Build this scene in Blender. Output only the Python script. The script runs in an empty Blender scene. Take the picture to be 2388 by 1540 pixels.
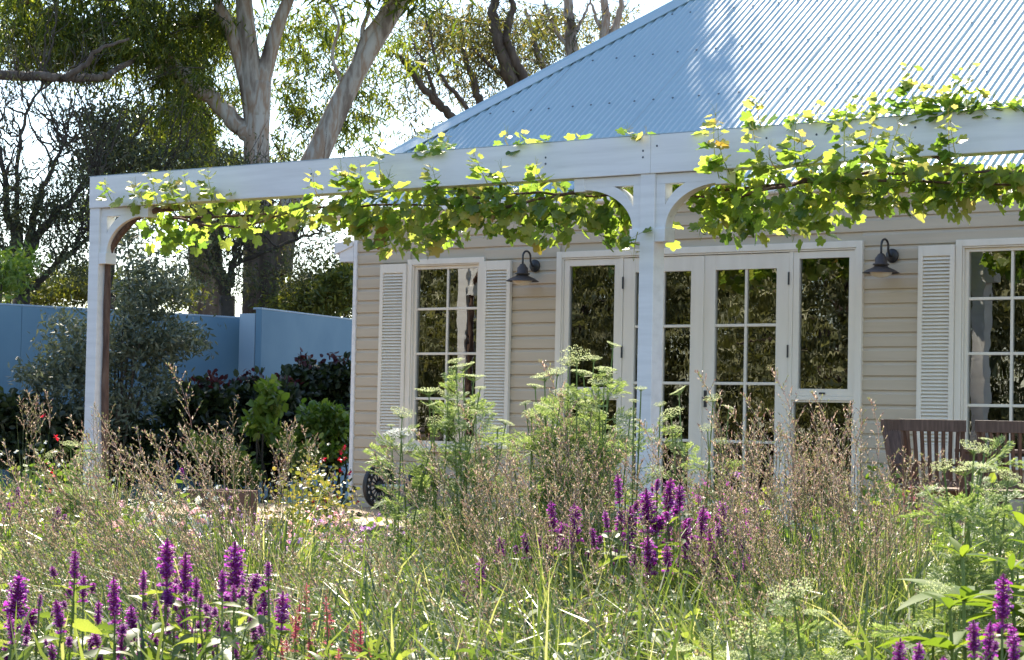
import bpy, math, random
import numpy as np

# ------------------------------------------------------------------ camera, sky, sun, exposure
SC = bpy.context.scene
COL = SC.collection
R_ = math.radians
CAM_POS = np.array([16.067, -17.34, 0.867])
F_PX, YAW, PITCH, ROLL = 2353.8, R_(39.0), 0.0392, 0.0202
_d = np.array([-math.sin(YAW) * math.cos(PITCH), math.cos(YAW) * math.cos(PITCH), math.sin(PITCH)])
_r0 = np.array([math.cos(YAW), math.sin(YAW), 0.0])
_u0 = np.cross(_r0, _d)
_r = math.cos(ROLL) * _r0 + math.sin(ROLL) * _u0
_u = -math.sin(ROLL) * _r0 + math.cos(ROLL) * _u0
from mathutils import Matrix
cam_data = bpy.data.cameras.new("camera")
cam = bpy.data.objects.new("camera", cam_data)
COL.objects.link(cam)
M = Matrix.Identity(4)
for i in range(3):
    M[i][0], M[i][1], M[i][2], M[i][3] = _r[i], _u[i], -_d[i], CAM_POS[i]
cam.matrix_world = M
cam_data.sensor_fit = 'HORIZONTAL'
cam_data.sensor_width = 36.0
cam_data.lens = F_PX / 1024 * 36.0
cam_data.clip_end = 3000
cam_data.dof.use_dof = True
cam_data.dof.focus_distance = 12.0
cam_data.dof.aperture_fstop = 20.0
SC.camera = cam

SUN_EL, SUN_AZ = R_(50), R_(-50)          # azimuth from +Y, negative towards -X
SUN_DIR = np.array([math.sin(SUN_AZ) * math.cos(SUN_EL), math.cos(SUN_AZ) * math.cos(SUN_EL), math.sin(SUN_EL)])
world = bpy.data.worlds.new("World")
SC.world = world
world.use_nodes = True
wn = world.node_tree
bg = wn.nodes["Background"]
sky = wn.nodes.new("ShaderNodeTexSky")
sky.sky_type = 'NISHITA'
sky.sun_disc = False
sky.sun_elevation = SUN_EL
sky.sun_rotation = SUN_AZ
sky.air_density = 1.0
sky.dust_density = 0.5
sky.ozone_density = 1.2
wn.links.new(sky.outputs[0], bg.inputs[0])
bg.inputs[1].default_value = 0.12
sun_l = bpy.data.lights.new("sun", 'SUN')
sun_l.energy = 5.0
sun_l.angle = R_(0.6)
sun_l.color = (1.0, 0.905, 0.745)
sun = bpy.data.objects.new("sun", sun_l)
COL.objects.link(sun)
from mathutils import Vector
sun.rotation_euler = Vector(SUN_DIR).to_track_quat('Z', 'Y').to_euler()
sun.location = (-20, 20, 30)
SC.view_settings.view_transform = 'Standard'
SC.view_settings.look = 'None'
SC.view_settings.gamma = 1.0
SC.view_settings.exposure = 1.6
SC.render.engine = 'CYCLES'
SC.cycles.use_denoising = True
SC.cycles.max_bounces = 8
SC.cycles.diffuse_bounces = 4
SC.cycles.glossy_bounces = 3
SC.cycles.transmission_bounces = 5
SC.cycles.transparent_max_bounces = 12
SC.cycles.caustics_reflective = False
SC.cycles.caustics_refractive = False
SC.cycles.sample_clamp_indirect = 6.0

rng = np.random.default_rng(7)
random.seed(7)
GZ = -0.5                                   # garden soil level, deck boards are at 0


def ray(U, V):
    return _d + _r * (U - 512.0) / F_PX - _u * (V - 330.0) / F_PX


def at(U, V, D):
    """world point of a place seen at (U,V) standing D metres away from the camera"""
    return CAM_POS + D * ray(U, V)


def aty(U, V, y):
    a = ray(U, V)
    return CAM_POS + a * ((y - CAM_POS[1]) / a[1])


def atz(U, V, z):
    a = ray(U, V)
    return CAM_POS + a * ((z - CAM_POS[2]) / a[2])


K = 2388 / 1024.0


# ------------------------------------------------------------------ materials
MATS = {}


def _nt(name):
    m = bpy.data.materials.new(name)
    m.use_nodes = True
    nt = m.node_tree
    b = nt.nodes["Principled BSDF"]
    return m, nt, b


def ramp(nt, stops, fac):
    cr = nt.nodes.new("ShaderNodeValToRGB")
    el = cr.color_ramp.elements
    el[0].position, el[0].color = stops[0][0], (*stops[0][1], 1)
    el[1].position, el[1].color = stops[-1][0], (*stops[-1][1], 1)
    for p, c in stops[1:-1]:
        e = el.new(p)
        e.color = (*c, 1)
    nt.links.new(fac, cr.inputs[0])
    return cr.outputs[0]


def noise(nt, scale, detail=4, rough=0.55, vec=None, stretch=None, coord='Object'):
    n = nt.nodes.new("ShaderNodeTexNoise")
    n.inputs['Scale'].default_value = scale
    n.inputs['Detail'].default_value = detail
    n.inputs['Roughness'].default_value = rough
    tc = nt.nodes.new("ShaderNodeTexCoord")
    src = tc.outputs[coord]
    if stretch:
        mp = nt.nodes.new("ShaderNodeMapping")
        mp.inputs['Scale'].default_value = stretch
        nt.links.new(src, mp.inputs[0])
        src = mp.outputs[0]
    nt.links.new(src, n.inputs['Vector'])
    return n.outputs['Fac']


def bump(nt, fac, strength, dist=0.01):
    b = nt.nodes.new("ShaderNodeBump")
    b.inputs['Strength'].default_value = strength
    b.inputs['Distance'].default_value = dist
    nt.links.new(fac, b.inputs['Height'])
    return b.outputs[0]


def mat_noise(name, stops, scale, rough=0.6, bumpv=0.15, bdist=0.005, stretch=None, spec=0.4, metallic=0.0, detail=5, coat=0.0):
    m, nt, b = _nt(name)
    f = noise(nt, scale, detail, stretch=stretch)
    nt.links.new(ramp(nt, stops, f), b.inputs['Base Color'])
    b.inputs['Roughness'].default_value = rough
    b.inputs['Specular IOR Level'].default_value = spec
    b.inputs['Metallic'].default_value = metallic
    b.inputs['Coat Weight'].default_value = coat
    if bumpv:
        f2 = noise(nt, scale * 3.1, 4, stretch=stretch)
        nt.links.new(bump(nt, f2, bumpv, bdist), b.inputs['Normal'])
    MATS[name] = m
    return m


def mat_leaf(name, stops, trans=0.5, tcol=(1.25, 1.3, 0.7), rough=0.4, spec=0.5, nscale=0.0):
    """leaf tissue: varied per leaf, lets part of the light through"""
    m, nt, b = _nt(name)
    g = nt.nodes.new("ShaderNodeNewGeometry")
    oi = nt.nodes.new("ShaderNodeObjectInfo")
    add = nt.nodes.new("ShaderNodeMath"); add.operation = 'ADD'
    fr = nt.nodes.new("ShaderNodeMath"); fr.operation = 'FRACT'
    nt.links.new(g.outputs['Random Per Island'], add.inputs[0])
    nt.links.new(oi.outputs['Random'], add.inputs[1])
    nt.links.new(add.outputs[0], fr.inputs[0])
    col = ramp(nt, stops, fr.outputs[0])
    if nscale:
        f = noise(nt, nscale, 3)
        mx = nt.nodes.new("ShaderNodeMix"); mx.data_type = 'RGBA'; mx.blend_type = 'MULTIPLY'
        mx.inputs[0].default_value = 0.5
        nt.links.new(col, mx.inputs[6])
        nt.links.new(ramp(nt, [(0.3, (0.55, 0.6, 0.5)), (0.7, (1.1, 1.1, 1.0))], f), mx.inputs[7])
        col = mx.outputs[2]
    nt.links.new(col, b.inputs['Base Color'])
    b.inputs['Roughness'].default_value = rough
    b.inputs['Specular IOR Level'].default_value = spec
    tr = nt.nodes.new("ShaderNodeBsdfTranslucent")
    mul = nt.nodes.new("ShaderNodeMix"); mul.data_type = 'RGBA'; mul.blend_type = 'MULTIPLY'
    mul.inputs[0].default_value = 1.0
    mul.inputs[7].default_value = (*tcol, 1)
    nt.links.new(col, mul.inputs[6])
    nt.links.new(mul.outputs[2], tr.inputs['Color'])
    mix = nt.nodes.new("ShaderNodeMixShader")
    mix.inputs[0].default_value = trans
    nt.links.new(b.outputs[0], mix.inputs[1])
    nt.links.new(tr.outputs[0], mix.inputs[2])
    nt.links.new(mix.outputs[0], nt.nodes["Material Output"].inputs['Surface'])
    MATS[name] = m
    return m


mat_noise('white_paint', [(0.22, (0.55, 0.54, 0.51)), (0.33, (0.71, 0.705, 0.69)), (0.6, (0.80, 0.795, 0.78))], 1.2, rough=0.42, bumpv=0.12, bdist=0.002, stretch=(1.0, 8, 14), spec=0.5)
mat_noise('cream_paint', [(0.25, (0.71, 0.655, 0.55)), (0.65, (0.78, 0.725, 0.615))], 1.5, rough=0.4, bumpv=0.08, bdist=0.002, stretch=(6, 6, 1), spec=0.5)
mat_noise('board_paint', [(0.2, (0.44, 0.375, 0.275)), (0.5, (0.50, 0.425, 0.315)), (0.8, (0.53, 0.455, 0.34))], 1.7, rough=0.5, bumpv=0.1, bdist=0.002, stretch=(0.6, 4, 9), spec=0.45)
mat_noise('roof_paint', [(0.3, (0.26, 0.375, 0.415)), (0.7, (0.29, 0.41, 0.45))], 0.7, rough=0.43, bumpv=0.0, spec=0.9)
mat_noise('black_iron', [(0.3, (0.018, 0.018, 0.019)), (0.7, (0.035, 0.034, 0.034))], 9, rough=0.45, bumpv=0.2, spec=0.5)
mat_noise('bronze', [(0.3, (0.02, 0.017, 0.015)), (0.7, (0.06, 0.045, 0.035))], 14, rough=0.5, bumpv=0.15, spec=0.5)
mat_noise('screw_grey', [(0.3, (0.05, 0.07, 0.09)), (0.7, (0.10, 0.12, 0.14))], 9, rough=0.5, bumpv=0.0)
mat_noise('fence_paint', [(0.3, (0.16, 0.275, 0.355)), (0.55, (0.205, 0.325, 0.40)), (0.75, (0.255, 0.375, 0.43))], 0.8, rough=0.7, bumpv=0.15, bdist=0.004, spec=0.25)
mat_noise('fence_cap', [(0.3, (0.33, 0.42, 0.48)), (0.7, (0.42, 0.50, 0.53))], 2, rough=0.5, bumpv=0.1)
mat_noise('deck_wood', [(0.25, (0.29, 0.185, 0.105)), (0.5, (0.40, 0.265, 0.155)), (0.8, (0.47, 0.32, 0.195))], 2.2, rough=0.6, bumpv=0.35, bdist=0.004, stretch=(0.5, 9, 9))
mat_noise('chair_wood', [(0.25, (0.055, 0.032, 0.024)), (0.5, (0.105, 0.064, 0.047)), (0.8, (0.17, 0.11, 0.085))], 5, rough=0.55, bumpv=0.4, bdist=0.003, stretch=(8, 8, 0.7))
mat_noise('soil', [(0.3, (0.035, 0.024, 0.016)), (0.6, (0.075, 0.052, 0.035)), (0.8, (0.12, 0.09, 0.06))], 6, rough=0.95, bumpv=0.8, bdist=0.03)
mat_noise('dry_grass', [(0.3, (0.20, 0.16, 0.075)), (0.6, (0.31, 0.25, 0.12)), (0.8, (0.24, 0.22, 0.09))], 0.25, rough=0.95, bumpv=0.8, bdist=0.2)
mat_noise('gum_bark', [(0.30, (0.10, 0.07, 0.055)), (0.40, (0.24, 0.19, 0.155)), (0.47, (0.44, 0.39, 0.34)), (0.54, (0.33, 0.22, 0.15)), (0.60, (0.47, 0.42, 0.37)), (0.72, (0.55, 0.51, 0.46))], 2.2, rough=0.75, bumpv=0.5, bdist=0.03, stretch=(1.7, 1.7, 0.38), detail=7)
mat_noise('rough_bark', [(0.25, (0.045, 0.032, 0.025)), (0.5, (0.11, 0.08, 0.06)), (0.8, (0.21, 0.165, 0.13))], 3.5, rough=0.9, bumpv=0.8, bdist=0.03, stretch=(2, 2, 0.4))
mat_noise('dark_twig', [(0.3, (0.035, 0.028, 0.022)), (0.7, (0.09, 0.07, 0.052))], 6, rough=0.85, bumpv=0.4)
mat_noise('vine_bark', [(0.25, (0.05, 0.028, 0.02)), (0.5, (0.12, 0.07, 0.05)), (0.8, (0.2, 0.13, 0.095))], 9, rough=0.85, bumpv=0.9, bdist=0.012, stretch=(3, 3, 0.6))
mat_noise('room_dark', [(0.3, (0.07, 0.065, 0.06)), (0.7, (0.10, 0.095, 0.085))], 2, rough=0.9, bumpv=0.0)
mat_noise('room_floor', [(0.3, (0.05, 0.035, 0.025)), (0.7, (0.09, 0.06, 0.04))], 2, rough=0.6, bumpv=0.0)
mat_noise('curtain', [(0.3, (0.42, 0.44, 0.42)), (0.7, (0.55, 0.57, 0.55))], 5, rough=0.9, bumpv=0.1)
mat_noise('paper', [(0.3, (0.62, 0.64, 0.64)), (0.7, (0.72, 0.73, 0.72))], 8, rough=0.8, bumpv=0.0)
mat_noise('print_blue', [(0.35, (0.16, 0.30, 0.42)), (0.5, (0.5, 0.55, 0.55)), (0.62, (0.55, 0.22, 0.12)), (0.8, (0.2, 0.33, 0.42))], 9, rough=0.7, bumpv=0.0)
mat_noise('terracotta', [(0.3, (0.14, 0.065, 0.045)), (0.7, (0.24, 0.12, 0.085))], 5, rough=0.8, bumpv=0.3)
mat_noise('lime_stone', [(0.25, (0.42, 0.39, 0.33)), (0.55, (0.60, 0.57, 0.51)), (0.8, (0.72, 0.70, 0.65))], 5, rough=0.9, bumpv=0.7, bdist=0.02)
mat_noise('lamp_glass', [(0.3, (0.70, 0.66, 0.56)), (0.7, (0.78, 0.74, 0.64))], 4, rough=0.25, bumpv=0.0)

# old window glass: mirrors the garden, lets the dark room show through
m, nt, b = _nt('window_glass')
nt.nodes.remove(b)
tr = nt.nodes.new("ShaderNodeBsdfTransparent"); tr.inputs[0].default_value = (0.82, 0.86, 0.84, 1)
gl = nt.nodes.new("ShaderNodeBsdfGlossy"); gl.inputs['Roughness'].default_value = 0.0
gl.inputs['Color'].default_value = (0.95, 0.95, 0.93, 1)
fz = nt.nodes.new("ShaderNodeFresnel"); fz.inputs['IOR'].default_value = 2.7
nf = noise(nt, 6.0, 2, stretch=(1.0, 1.0, 0.55))
bn = bump(nt, nf, 0.03, 0.02)
nt.links.new(bn, gl.inputs['Normal'])
mix = nt.nodes.new("ShaderNodeMixShader")
nt.links.new(fz.outputs[0], mix.inputs[0])
nt.links.new(tr.outputs[0], mix.inputs[1])
nt.links.new(gl.outputs[0], mix.inputs[2])
nt.links.new(mix.outputs[0], nt.nodes["Material Output"].inputs['Surface'])
MATS['window_glass'] = m

mat_leaf('vine_leaf', [(0.0, (0.07, 0.13, 0.034)), (0.4, (0.135, 0.21, 0.05)), (0.8, (0.21, 0.285, 0.075)), (0.985, (0.30, 0.34, 0.11)), (1.0, (0.20, 0.11, 0.04))], trans=0.64, tcol=(2.2, 2.1, 1.0), rough=0.25, spec=0.7, nscale=14)
mat_leaf('vine_young', [(0.0, (0.18, 0.24, 0.06)), (0.6, (0.30, 0.34, 0.10)), (1.0, (0.40, 0.33, 0.13))], trans=0.55, tcol=(1.6, 1.55, 1.0), rough=0.35)
mat_leaf('vine_berry', [(0.0, (0.20, 0.24, 0.05)), (1.0, (0.34, 0.30, 0.09))], trans=0.4, tcol=(1.4, 1.4, 0.7), rough=0.5)
mat_leaf('gum_leaf', [(0.0, (0.035, 0.06, 0.016)), (0.4, (0.07, 0.105, 0.022)), (0.75, (0.12, 0.16, 0.032)), (1.0, (0.22, 0.235, 0.05))], trans=0.5, tcol=(2.1, 2.0, 0.75), rough=0.35, spec=0.5)
mat_leaf('slim_gum_leaf', [(0.0, (0.035, 0.048, 0.02)), (0.4, (0.07, 0.088, 0.03)), (0.75, (0.13, 0.14, 0.045)), (1.0, (0.22, 0.18, 0.07))], trans=0.48, tcol=(2.1, 1.9, 0.8), rough=0.4)
mat_leaf('wattle_leaf', [(0.0, (0.03, 0.042, 0.02)), (0.5, (0.065, 0.08, 0.035)), (1.0, (0.14, 0.135, 0.05))], trans=0.35, tcol=(1.6, 1.5, 0.8), rough=0.5)
mat_leaf('olive_leaf', [(0.0, (0.05, 0.07, 0.045)), (0.5, (0.10, 0.125, 0.085)), (1.0, (0.20, 0.215, 0.14))], trans=0.25, tcol=(1.4, 1.4, 0.8), rough=0.45)
mat_leaf('hedge_leaf', [(0.0, (0.05, 0.075, 0.018)), (0.5, (0.11, 0.14, 0.03)), (1.0, (0.24, 0.25, 0.055))], trans=0.4, tcol=(1.6, 1.5, 0.7))
mat_leaf('reflected_leaf', [(0.0, (0.06, 0.07, 0.024)), (0.5, (0.15, 0.16, 0.06)), (1.0, (0.38, 0.37, 0.20))], trans=0.3, tcol=(1.3, 1.3, 0.7), rough=0.5)
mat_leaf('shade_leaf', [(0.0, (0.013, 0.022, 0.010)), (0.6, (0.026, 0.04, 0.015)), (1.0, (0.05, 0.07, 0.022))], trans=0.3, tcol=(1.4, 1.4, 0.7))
mat_leaf('red_tip_leaf', [(0.0, (0.04, 0.01, 0.014)), (1.0, (0.085, 0.018, 0.025))], trans=0.4, tcol=(1.4, 1.0, 0.8))
mat_leaf('lime_leaf', [(0.0, (0.09, 0.16, 0.025)), (0.6, (0.15, 0.23, 0.035)), (1.0, (0.26, 0.31, 0.07))], trans=0.45, tcol=(1.4, 1.4, 0.6))
mat_leaf('hyssop_leaf', [(0.0, (0.075, 0.12, 0.03)), (0.5, (0.135, 0.19, 0.045)), (1.0, (0.25, 0.29, 0.08))], trans=0.5, tcol=(1.5, 1.5, 0.75), rough=0.45, nscale=30)
mat_leaf('big_leaf', [(0.0, (0.09, 0.15, 0.03)), (1.0, (0.16, 0.22, 0.045))], trans=0.5, tcol=(1.8, 1.7, 0.6), rough=0.6, spec=0.25, nscale=40)
mat_leaf('hyssop_flower', [(0.0, (0.15, 0.012, 0.14)), (0.4, (0.29, 0.03, 0.29)), (0.8, (0.42, 0.075, 0.48)), (1.0, (0.62, 0.27, 0.66))], trans=0.45, tcol=(1.4, 0.9, 1.3), rough=0.6)
mat_leaf('hyssop_bud', [(0.0, (0.16, 0.015, 0.10)), (1.0, (0.34, 0.04, 0.22))], trans=0.25, tcol=(1.2, 0.8, 1.0), rough=0.6)
mat_leaf('pink_flower', [(0.0, (0.34, 0.06, 0.11)), (0.6, (0.55, 0.14, 0.20)), (1.0, (0.72, 0.32, 0.33))], trans=0.4, tcol=(1.3, 1.0, 1.0))
mat_leaf('magenta_flower', [(0.0, (0.42, 0.03, 0.36)), (1.0, (0.66, 0.12, 0.56))], trans=0.4, tcol=(1.2, 0.9, 1.2))
mat_leaf('red_flower', [(0.0, (0.40, 0.01, 0.02)), (1.0, (0.62, 0.03, 0.08))], trans=0.4, tcol=(1.2, 0.8, 0.8))
mat_leaf('mauve_flower', [(0.0, (0.32, 0.16, 0.42)), (0.6, (0.52, 0.30, 0.54)), (1.0, (0.68, 0.46, 0.60))], trans=0.4, tcol=(1.2, 1.0, 1.2))
mat_leaf('rose_flower', [(0.0, (0.60, 0.30, 0.36)), (1.0, (0.78, 0.52, 0.54))], trans=0.4, tcol=(1.2, 1.0, 1.0))
mat_leaf('white_flower', [(0.0, (0.62, 0.62, 0.52)), (1.0, (0.78, 0.77, 0.70))], trans=0.3, tcol=(1.1, 1.1, 1.0))
mat_leaf('amber_leaf', [(0.0, (0.09, 0.12, 0.03)), (0.6, (0.20, 0.21, 0.055)), (1.0, (0.38, 0.30, 0.10))], trans=0.45, tcol=(1.3, 1.25, 0.6))
mat_leaf('umbel_flower', [(0.0, (0.44, 0.50, 0.25)), (0.5, (0.62, 0.66, 0.42)), (1.0, (0.78, 0.79, 0.64))], trans=0.35, tcol=(1.15, 1.15, 0.8), rough=0.7)
mat_leaf('umbel_white', [(0.0, (0.70, 0.71, 0.64)), (1.0, (0.80, 0.80, 0.78))], trans=0.3, tcol=(1.0, 1.0, 1.0), rough=0.7)
mat_leaf('fern_leaf', [(0.0, (0.12, 0.19, 0.055)), (0.6, (0.22, 0.29, 0.10)), (1.0, (0.40, 0.45, 0.22))], trans=0.45, tcol=(1.3, 1.3, 0.85), rough=0.5)
mat_leaf('green_stem', [(0.0, (0.10, 0.16, 0.03)), (1.0, (0.20, 0.26, 0.07))], trans=0.15, tcol=(1.2, 1.2, 0.7), rough=0.5)
mat_leaf('grass_blade', [(0.0, (0.035, 0.065, 0.018)), (0.5, (0.085, 0.13, 0.034)), (0.85, (0.19, 0.235, 0.07)), (1.0, (0.46, 0.44, 0.28))], trans=0.42, tcol=(1.6, 1.55, 0.85), rough=0.35, spec=0.55)
mat_leaf('grass_stem', [(0.0, (0.05, 0.08, 0.02)), (0.6, (0.13, 0.18, 0.045)), (1.0, (0.25, 0.24, 0.09))], trans=0.2, tcol=(1.3, 1.3, 0.8), rough=0.4)
mat_leaf('grass_seed', [(0.0, (0.17, 0.10, 0.09)), (0.25, (0.31, 0.215, 0.185)), (0.5, (0.17, 0.21, 0.08)), (0.7, (0.27, 0.29, 0.13)), (0.85, (0.48, 0.385, 0.34)), (1.0, (0.66, 0.58, 0.53))], trans=0.45, tcol=(1.3, 1.15, 0.95), rough=0.5)

# ------------------------------------------------------------------ mesh helpers
def mesh_from(name, V, Fs):
    me = bpy.data.meshes.new(name)
    V = np.asarray(V, dtype=np.float32)
    me.vertices.add(len(V))
    me.vertices.foreach_set("co", V.ravel())
    tot = np.concatenate([np.full(len(f), f.shape[1], dtype=np.int32) for f in Fs])
    idx = np.concatenate([f.ravel() for f in Fs]).astype(np.int32)
    start = np.concatenate([[0], np.cumsum(tot)[:-1]]).astype(np.int32)
    me.loops.add(len(idx))
    me.loops.foreach_set("vertex_index", idx)
    me.polygons.add(len(tot))
    me.polygons.foreach_set("loop_start", start)
    me.polygons.foreach_set("loop_total", tot)
    me.update(calc_edges=True)
    return me


def tag(o, label=None, cat=None, group=None, kind=None):
    if label: o["label"] = label
    if cat: o["category"] = cat
    if group: o["group"] = group
    if kind: o["kind"] = kind
    return o


def empty(name, loc, label=None, cat=None, group=None, rz=0.0):
    o = bpy.data.objects.new(name, None)
    o.empty_display_size = 0.1
    COL.objects.link(o)
    o.location = loc
    o.rotation_euler[2] = rz
    return tag(o, label, cat, group)


class MB:
    def __init__(s):
        s.V, s.F, s.n = [], [], 0

    def add(s, V, F):
        V = np.asarray(V, dtype=np.float64).reshape(-1, 3)
        if isinstance(F, np.ndarray):
            s.F.append(F + s.n)
        else:
            by = {}
            for f in F: by.setdefault(len(f), []).append(f)
            for k, fs in by.items(): s.F.append(np.array(fs, dtype=np.int64) + s.n)
        s.V.append(V)
        s.n += len(V)
        return s

    def box(s, x0, x1, y0, y1, z0, z1):
        V = [(x, y, z) for x in (x0, x1) for y in (y0, y1) for z in (z0, z1)]
        F = [(0, 1, 3, 2), (4, 6, 7, 5), (0, 4, 5, 1), (2, 3, 7, 6), (0, 2, 6, 4), (1, 5, 7, 3)]
        return s.add(V, F)

    def prism_x(s, poly, x0, x1):
        """polygon of (y,z) swept along x"""
        n = len(poly)
        V = [(x0, y, z) for y, z in poly] + [(x1, y, z) for y, z in poly]
        F = [tuple(range(n))[::-1], tuple(range(n, 2 * n))] + [(i, (i + 1) % n, n + (i + 1) % n, n + i) for i in range(n)]
        return s.add(V, F)

    def prism_y(s, poly, y0, y1):
        n = len(poly)
        V = [(x, y0, z) for x, z in poly] + [(x, y1, z) for x, z in poly]
        F = [tuple(range(n)), tuple(range(n, 2 * n))[::-1]] + [(i, n + i, n + (i + 1) % n, (i + 1) % n) for i in range(n)]
        return s.add(V, F)

    def tube(s, P, R, n=6, cap=True):
        P = np.asarray(P, dtype=float)
        R = np.broadcast_to(np.asarray(R, dtype=float), (len(P),))
        T = np.gradient(P, axis=0)
        T /= np.linalg.norm(T, axis=1)[:, None] + 1e-9
        a = np.array([0, 0, 1.0]) if abs(T[0][2]) < 0.9 else np.array([1.0, 0, 0])
        N = np.cross(T[0], a); N /= np.linalg.norm(N)
        ang = np.linspace(0, 2 * math.pi, n, endpoint=False)
        V = []
        for i in range(len(P)):
            N = N - T[i] * (N @ T[i]); N /= np.linalg.norm(N) + 1e-9
            B = np.cross(T[i], N)
            V.append(P[i] + R[i] * (np.cos(ang)[:, None] * N + np.sin(ang)[:, None] * B))
        V = np.concatenate(V)
        F = [(i * n + j, i * n + (j + 1) % n, (i + 1) * n + (j + 1) % n, (i + 1) * n + j) for i in range(len(P) - 1) for j in range(n)]
        if cap: F += [tuple(range(n))[::-1], tuple(range((len(P) - 1) * n, len(P) * n))]
        return s.add(V, F)

    def lathe(s, prof, n=24, c=(0, 0, 0), axis='z'):
        ang = np.linspace(0, 2 * math.pi, n, endpoint=False)
        V = []
        for r, h in prof:
            x, y, z = r * np.cos(ang), r * np.sin(ang), np.full(n, h)
            p = np.stack([x, y, z], 1)
            if axis == 'y': p = np.stack([x, -z, y], 1)
            if axis == 'x': p = np.stack([z, x, y], 1)
            V.append(p + np.array(c))
        k = len(prof)
        F = [(i * n + j, i * n + (j + 1) % n, (i + 1) * n + (j + 1) % n, (i + 1) * n + j) for i in range(k - 1) for j in range(n)]
        return s.add(np.concatenate(V), F)

    def inst(s, tv, tf, Rm, T):
        """many copies of a small template: Rm (N,3,3) incl. scale, T (N,3)"""
        N, k = len(T), len(tv)
        if N == 0: return s
        V = np.einsum('nij,kj->nki', Rm, tv) + np.asarray(T)[:, None, :]
        for f in tf:
            s.F.append((f[None] + (np.arange(N) * k)[:, None, None]).reshape(-1, f.shape[1]) + s.n)
        s.V.append(V.reshape(-1, 3))
        s.n += N * k
        return s

    def mesh(s, name, smooth=False):
        me = mesh_from(name, np.concatenate(s.V), s.F)
        me.polygons.foreach_set("use_smooth", np.full(len(me.polygons), bool(smooth), dtype=bool))
        return me

    def build(s, name, mat, parent=None, smooth=False, bevel=0.0, **kw):
        me = s.mesh(name, smooth)
        me.materials.append(MATS[mat])
        return link(name, me, parent, bevel, **kw)


def link(name, me, parent=None, bevel=0.0, loc=None, rot=None, scale=None, **kw):
    o = bpy.data.objects.new(name, me)
    COL.objects.link(o)
    if parent is not None: o.parent = parent
    if loc is not None: o.location = loc
    if rot is not None: o.rotation_euler = rot
    if scale is not None: o.scale = scale if hasattr(scale, '__len__') else (scale,) * 3
    if bevel:
        b = o.modifiers.new("bevel", 'BEVEL'); b.width = bevel; b.segments = 2; b.limit_method = 'ANGLE'
    return tag(o, **kw)


def boxo(name, mat, parent, x0, x1, y0, y1, z0, z1, bevel=0.0, **kw):
    return MB().box(x0, x1, y0, y1, z0, z1).build(name, mat, parent, bevel=bevel, **kw)


def frame_mb(x0, x1, z0, z1, w, y0, y1, wt=None, wb=None):
    """rectangular frame, head and sill between the stiles"""
    wt = w if wt is None else wt
    wb = w if wb is None else wb
    m = MB()
    m.box(x0, x0 + w, y0, y1, z0, z1); m.box(x1 - w, x1, y0, y1, z0, z1)
    m.box(x0 + w, x1 - w, y0 + 0.0015, y1, z1 - wt, z1)
    if wb: m.box(x0 + w, x1 - w, y0 + 0.0015, y1, z0, z0 + wb)
    return m


def orient(D, roll, S):
    """matrices whose local +y runs along D; roll spins about it; S scales (N,) or (N,3)"""
    D = D / (np.linalg.norm(D, axis=1)[:, None] + 1e-9)
    up = np.where(np.abs(D[:, 2:3]) > 0.95, np.array([[1.0, 0, 0]]), np.array([[0, 0, 1.0]]))
    X = np.cross(D, up); X /= np.linalg.norm(X, axis=1)[:, None] + 1e-9
    Z = np.cross(X, D)
    c, s_ = np.cos(roll)[:, None], np.sin(roll)[:, None]
    X2, Z2 = c * X + s_ * Z, -s_ * X + c * Z
    Mx = np.stack([X2, D, Z2], axis=2)
    S = np.asarray(S, dtype=float)
    if S.ndim == 1: S = np.stack([S, S, S], 1)
    return Mx * S[:, None, :]


def rdir(n, zlo=-1.0, zhi=1.0):
    z = rng.uniform(zlo, zhi, n); a = rng.uniform(0, 2 * math.pi, n); r = np.sqrt(np.maximum(0, 1 - z * z))
    return np.stack([r * np.cos(a), r * np.sin(a), z], 1)


Q = lambda *f: [np.array(f, dtype=np.int64)]
# leaf templates, length 1 along +y
LANCE = (np.array([(0, 0, 0), (0.075, 0.42, 0.02), (0, 1, -0.10), (-0.075, 0.42, 0.02)]), Q((0, 1, 2, 3)))
SMALL = (np.array([(0, 0, 0), (0.16, 0.45, 0.04), (0, 1, 0), (-0.16, 0.45, 0.04)]), Q((0, 1, 2, 3)))
ROUND = (np.array([(0, 0, 0), (0.3, 0.3, 0.05), (0.27, 0.7, 0.04), (0, 1, -0.03), (-0.27, 0.7, 0.04), (-0.3, 0.3, 0.05), (0, .5, -0.02)]),
         Q((0, 1, 6), (1, 2, 6), (2, 3, 6), (3, 4, 6), (4, 5, 6), (5, 0, 6)))
SPIKELET = (np.array([(0, 0, 0), (0.14, 0.35, 0.0), (0, 1, 0.0), (-0.14, 0.35, 0.0), (0, .35, .13)]), Q((0, 1, 4), (1, 2, 4), (2, 3, 4), (3, 0, 4)))


def ovate(nseg=6, w=0.25, droop=0.25, fold=0.08, serr=0.0):
    V, F = [], []
    for i in range(nseg + 1):
        t = i / nseg
        ww = w * (math.sin(math.pi * min(1, t * 0.93 + 0.04)) ** 0.8) * (1 - 0.45 * t)
        if serr and 0 < i < nseg: ww *= 1 + serr * (1 if i % 2 else -1)
        z = -droop * t * t
        V += [(-ww, t, z + fold * ww / w), (0, t, z), (ww, t, z + fold * ww / w)]
    for i in range(nseg):
        a = 3 * i
        F += [(a, a + 1, a + 4, a + 3), (a + 1, a + 2, a + 5, a + 4)]
    return np.array(V), Q(*F)


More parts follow.
